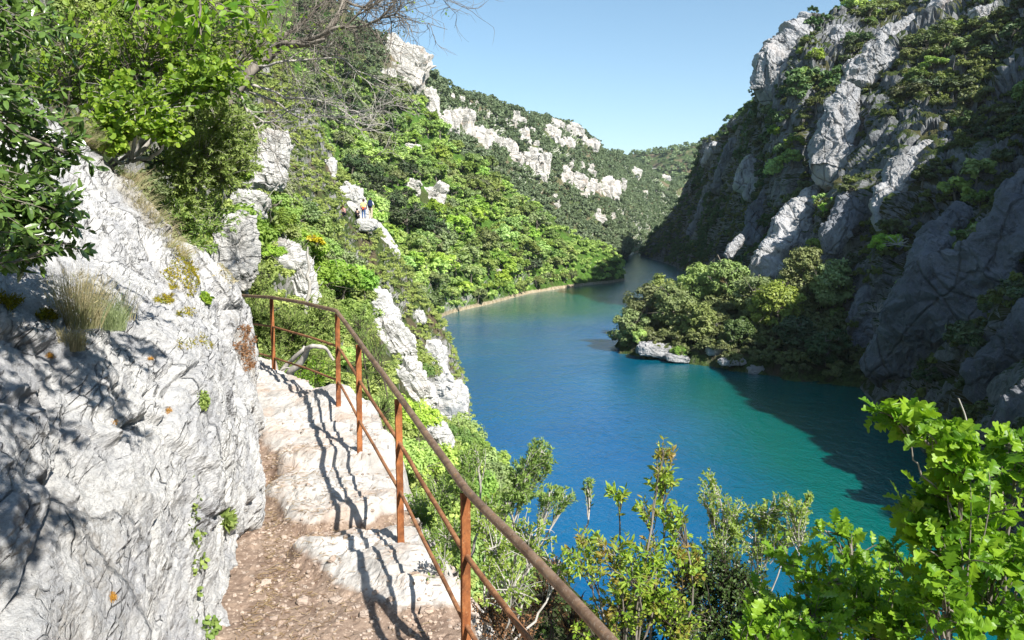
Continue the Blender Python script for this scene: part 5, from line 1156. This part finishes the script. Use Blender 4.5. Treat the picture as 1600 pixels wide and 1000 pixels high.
# ================================================================ THE HIKERS
def plain(name, c, r=.85):
    t = NT(name); n = t.noise(t.coord(), 60, 3); return t.surf(t.mix(n, tuple(x * .85 for x in c), c), r, .2)
SK = plain('skin', (.50, .30, .21), .6); HAIR = plain('hair_brown', (.06, .035, .02)); BLACK = plain('cloth_black', (.02, .02, .025)); JEAN = plain('cloth_jeans', (.06, .12, .28)); YEL = plain('cloth_yellow', (.75, .72, .28)); ORA = plain('cloth_orange', (.75, .14, .03))
NAVY = plain('cloth_navy', (.02, .035, .10)); BEI = plain('cloth_beige', (.60, .50, .38)); WHT = plain('cloth_white', (.75, .75, .75)); PINK = plain('cloth_pink', (.60, .30, .30)); SHOE = plain('shoe_brown', (.12, .08, .05))
def skin_obj(name, verts, edges, radii, m, parent):
    me = bpy.data.meshes.new(name); me.from_pydata([tuple(v) for v in verts], edges, []); me.materials.append(m)
    o = bpy.data.objects.new(name, me); col.objects.link(o); o.parent = parent
    sk = o.modifiers.new('skin', 'SKIN'); sub = o.modifiers.new('sub', 'SUBSURF'); sub.levels = 1; sub.render_levels = 2; sk.use_smooth_shade = True
    for i, r in enumerate(radii): me.skin_vertices[0].data[i].radius = r if isinstance(r, tuple) else (r, r)
    me.skin_vertices[0].data[0].use_root = True; return o
def ground_hit(px, py, y0, y1, heads=1.6):
    """the standing place nearest to that photo pixel, on rock or ground"""
    dg = bpy.context.evaluated_depsgraph_get(); best = None
    for Y in np.arange(y0, y1, .25):
        q = at(px, py, Y); z = q[2] + 12; o = Vector((q[0], q[1], z))
        for _ in range(30):
            ok, loc, nn, i, ob, mt = scene.ray_cast(dg, o, Vector((0, 0, -1)))
            if not ok: break
            if ob.name.split('.')[0] in ('hillside', 'terrain', 'rock_outcrop'):
                X_, Y_, D_ = proj(np.array(loc)); e = abs(float(Y_) - py)
                if best is None or e < best[0]: best = (e, np.array(loc))
                break
            o = loc + Vector((0, 0, -.02))
    print('hit', px, py, best)
    return best[1] if best and best[0] < 14 else at(px, py, y0)
def person(P, face, label, top, bottom, pose='stand', hair=HAIR, h=1.72):
    e = empty('person', P, label, 'person', None, face); k = h / 1.72
    if pose == 'stand':
        J = dict(pel=(0,0,.95), ch=(0,.01,1.28), nk=(0,0,1.47), hd=(0,.02,1.60), tp=(0,.02,1.69), hl=(-.09,0,.90), hr=(.09,0,.90), kl=(-.11,.06,.50), kr=(.10,-.02,.50), al=(-.12,.03,.09), ar=(.11,-.10,.09), tl=(-.13,.16,.035), tr=(.12,.04,.035),
          sl=(-.18,0,1.40), sr=(.18,0,1.40), el=(-.25,-.02,1.14), er=(.26,.02,1.14), wl=(-.24,.12,.95), wr=(.27,.10,.92), fl=(-.24,.18,.88), fr=(.27,.14,.84))
    else:
        J = dict(pel=(0,0,.28), ch=(0,.10,.60), nk=(0,.14,.78), hd=(0,.19,.90), tp=(0,.2,.98), hl=(-.1,.02,.26), hr=(.1,.02,.26), kl=(-.16,.40,.46), kr=(.16,.38,.44), al=(-.14,.36,.09), ar=(.15,.34,.09), tl=(-.15,.50,.035), tr=(.16,.48,.035),
          sl=(-.17,.11,.72), sr=(.17,.11,.72), el=(-.24,.22,.50), er=(.24,.22,.50), wl=(-.16,.40,.50), wr=(.16,.38,.48), fl=(-.13,.47,.50), fr=(.13,.45,.48))
    N_ = list(J); V = [tuple(c * k for c in J[n]) for n in N_]; E = lambda L_: [(N_.index(a), N_.index(b)) for a, b in L_]
    Rr = dict(pel=(.13,.10), ch=(.14,.10), nk=.05, hd=(.085,.10), tp=.06, hl=.075, hr=.075, kl=.052, kr=.052, al=.036, ar=.036, tl=.03, tr=.03, sl=.05, sr=.05, el=.038, er=.038, wl=.026, wr=.026, fl=.03, fr=.03)
    skin_obj('body', V, E([('pel','ch'),('ch','nk'),('nk','hd'),('hd','tp'),('pel','hl'),('pel','hr'),('hl','kl'),('hr','kr'),('kl','al'),('kr','ar'),('al','tl'),('ar','tr'),('ch','sl'),('ch','sr'),('sl','el'),('sr','er'),('el','wl'),('er','wr'),('wl','fl'),('wr','fr')]), [Rr[n] for n in N_], SK, e)
    def sub(name, names, L_, rad, m):
        idx = {n: i for i, n in enumerate(names)}
        skin_obj(name, [tuple(c * k for c in J[n]) for n in names], [(idx[a], idx[b]) for a, b in L_], rad, m, e)
    sub('shirt', ['ch','pel','sl','sr','el','er'], [('ch','pel'),('ch','sl'),('ch','sr'),('sl','el'),('sr','er')], [(.175,.13),(.16,.13),.07,.07,.055,.055], top)
    sub('trousers', ['pel','hl','hr','kl','kr','al','ar'], [('pel','hl'),('pel','hr'),('hl','kl'),('hr','kr'),('kl','al'),('kr','ar')], [(.15,.12),.098,.098,.072,.072,.055,.055], bottom)
    for s_ in 'lr': sub('shoe', ['a' + s_, 't' + s_], [('a' + s_, 't' + s_)], [.055, .042], SHOE)
    Q, F = sphere_grid(12, 14); c = np.array(J['hd']) * k + np.array([0, -.02, .035]); mk('hair', Q.reshape(-1, 3) * np.array([.105, .115, .115]) + c, F, hair, e, True)
    return e
def backpack(P, face, m, label, name='backpack', s=1.0):
    e = empty(name, P, label, 'backpack', None, face); Q, F = sphere_grid(18, 24); Q = np.sign(Q) * np.abs(Q) ** .6
    mk('bag', Q.reshape(-1, 3) * np.array([.17, .11, .27]) * s, F, m, e, True); mk('pocket', Q.reshape(-1, 3) * np.array([.12, .06, .11]) * s + np.array([0, -.11 * s, -.09 * s]), F, m, e, True)
    for x in (-.1, .1):
        V, F2 = tube([(x * s, .10 * s, .2 * s), (x * s, .16 * s, .24 * s), (x * 1.1 * s, .17 * s, .02 * s), (x * s, .1 * s, -.18 * s)], .018 * s, 6); mk('strap', V, F2, m, e, True)
    return e
rock('rock_ledge', at(574, 351, 66.5), 1.9, 1.3, .95, 0, M_near, 'low flat white rock ledge under the feet of the two standing hikers', seed=71, res=60, exc=False, inset=0, flute=.03, blk=.1)
bpy.context.view_layer.update()
def on_ledge(px):
    dg = bpy.context.evaluated_depsgraph_get(); q = at(px, 345, 66.5); o = Vector((q[0], q[1], q[2] + 2))
    for _ in range(20):
        ok, loc, nn, i, ob, mt = scene.ray_cast(dg, o, Vector((0, 0, -1)))
        if ok and ob.name.startswith('rock_ledge'): return np.array(loc)
        if not ok: break
        o = loc + Vector((0, 0, -.01))
    return q
g1 = on_ledge(568.5); g2 = on_ledge(579.5)
person(g1, .1, 'hiker seen from behind in yellow top with orange jacket tied over blue jeans', YEL, JEAN, h=1.66)
V, F = tube([(-.17, 0, .93), (0, -.15, .95), (.17, 0, .93), (0, .14, .93), (-.17, 0, .93)], .07, 8)
e_ = [o for o in bpy.data.objects if o.name.startswith('person')][-1]
mk('tied_jacket', np.concatenate([V * np.array([1, 1, 1]), V * np.array([.95, .95, 1]) - np.array([0, .02, .10])]), np.concatenate([F, F + len(V)]), ORA, e_, True)
person(g2, -.15, 'taller hiker seen from behind in white shirt and beige trousers', WHT, BEI, h=1.78)
backpack(g2 + np.array([0, -.21, 1.30]), -.15, NAVY, 'large navy blue backpack worn by the taller hiker', s=1.15)
g3 = ground_hit(559, 342, 66, 75); person(g3, .5, 'person in black crouching on the white spur left of the two hikers', BLACK, BLACK, 'sit', BLACK, 1.5)
g4 = ground_hit(538, 337, 60, 78); person(g4, 2.6, 'person in pink and black sitting low at the left foot of the white spur', PINK, BLACK, 'sit', HAIR, 1.55)
print('HIK', g1, g2, g3, g4, [proj(np.array(g))[1] for g in (g1, g2, g3, g4)])
# ---- thin summer haze: the far hill pales slightly
hz = NT('haze'); pv = hz.n('VolumePrincipled'); pv.inputs['Color'].default_value = (.80, .90, 1.0, 1); pv.inputs['Density'].default_value = .00010; pv.inputs['Anisotropy'].default_value = .2
hz.t.links.new(pv.outputs[0], hz.out.inputs['Volume'])
x0, x1, y0, y1, z0, z1 = -2600, 2600, -2600, 2600, -10.5, 260
Vh = [(x, y, z) for z in (z0, z1) for x, y in ((x0, y0), (x1, y0), (x1, y1), (x0, y1))]
tag(mk('haze', Vh, np.array([[0, 3, 2, 1], [4, 5, 6, 7], [0, 1, 5, 4], [1, 2, 6, 5], [2, 3, 7, 6], [3, 0, 4, 7]]), hz.m), 'thin pale summer haze over the far end of the gorge', 'haze', None, 'stuff')
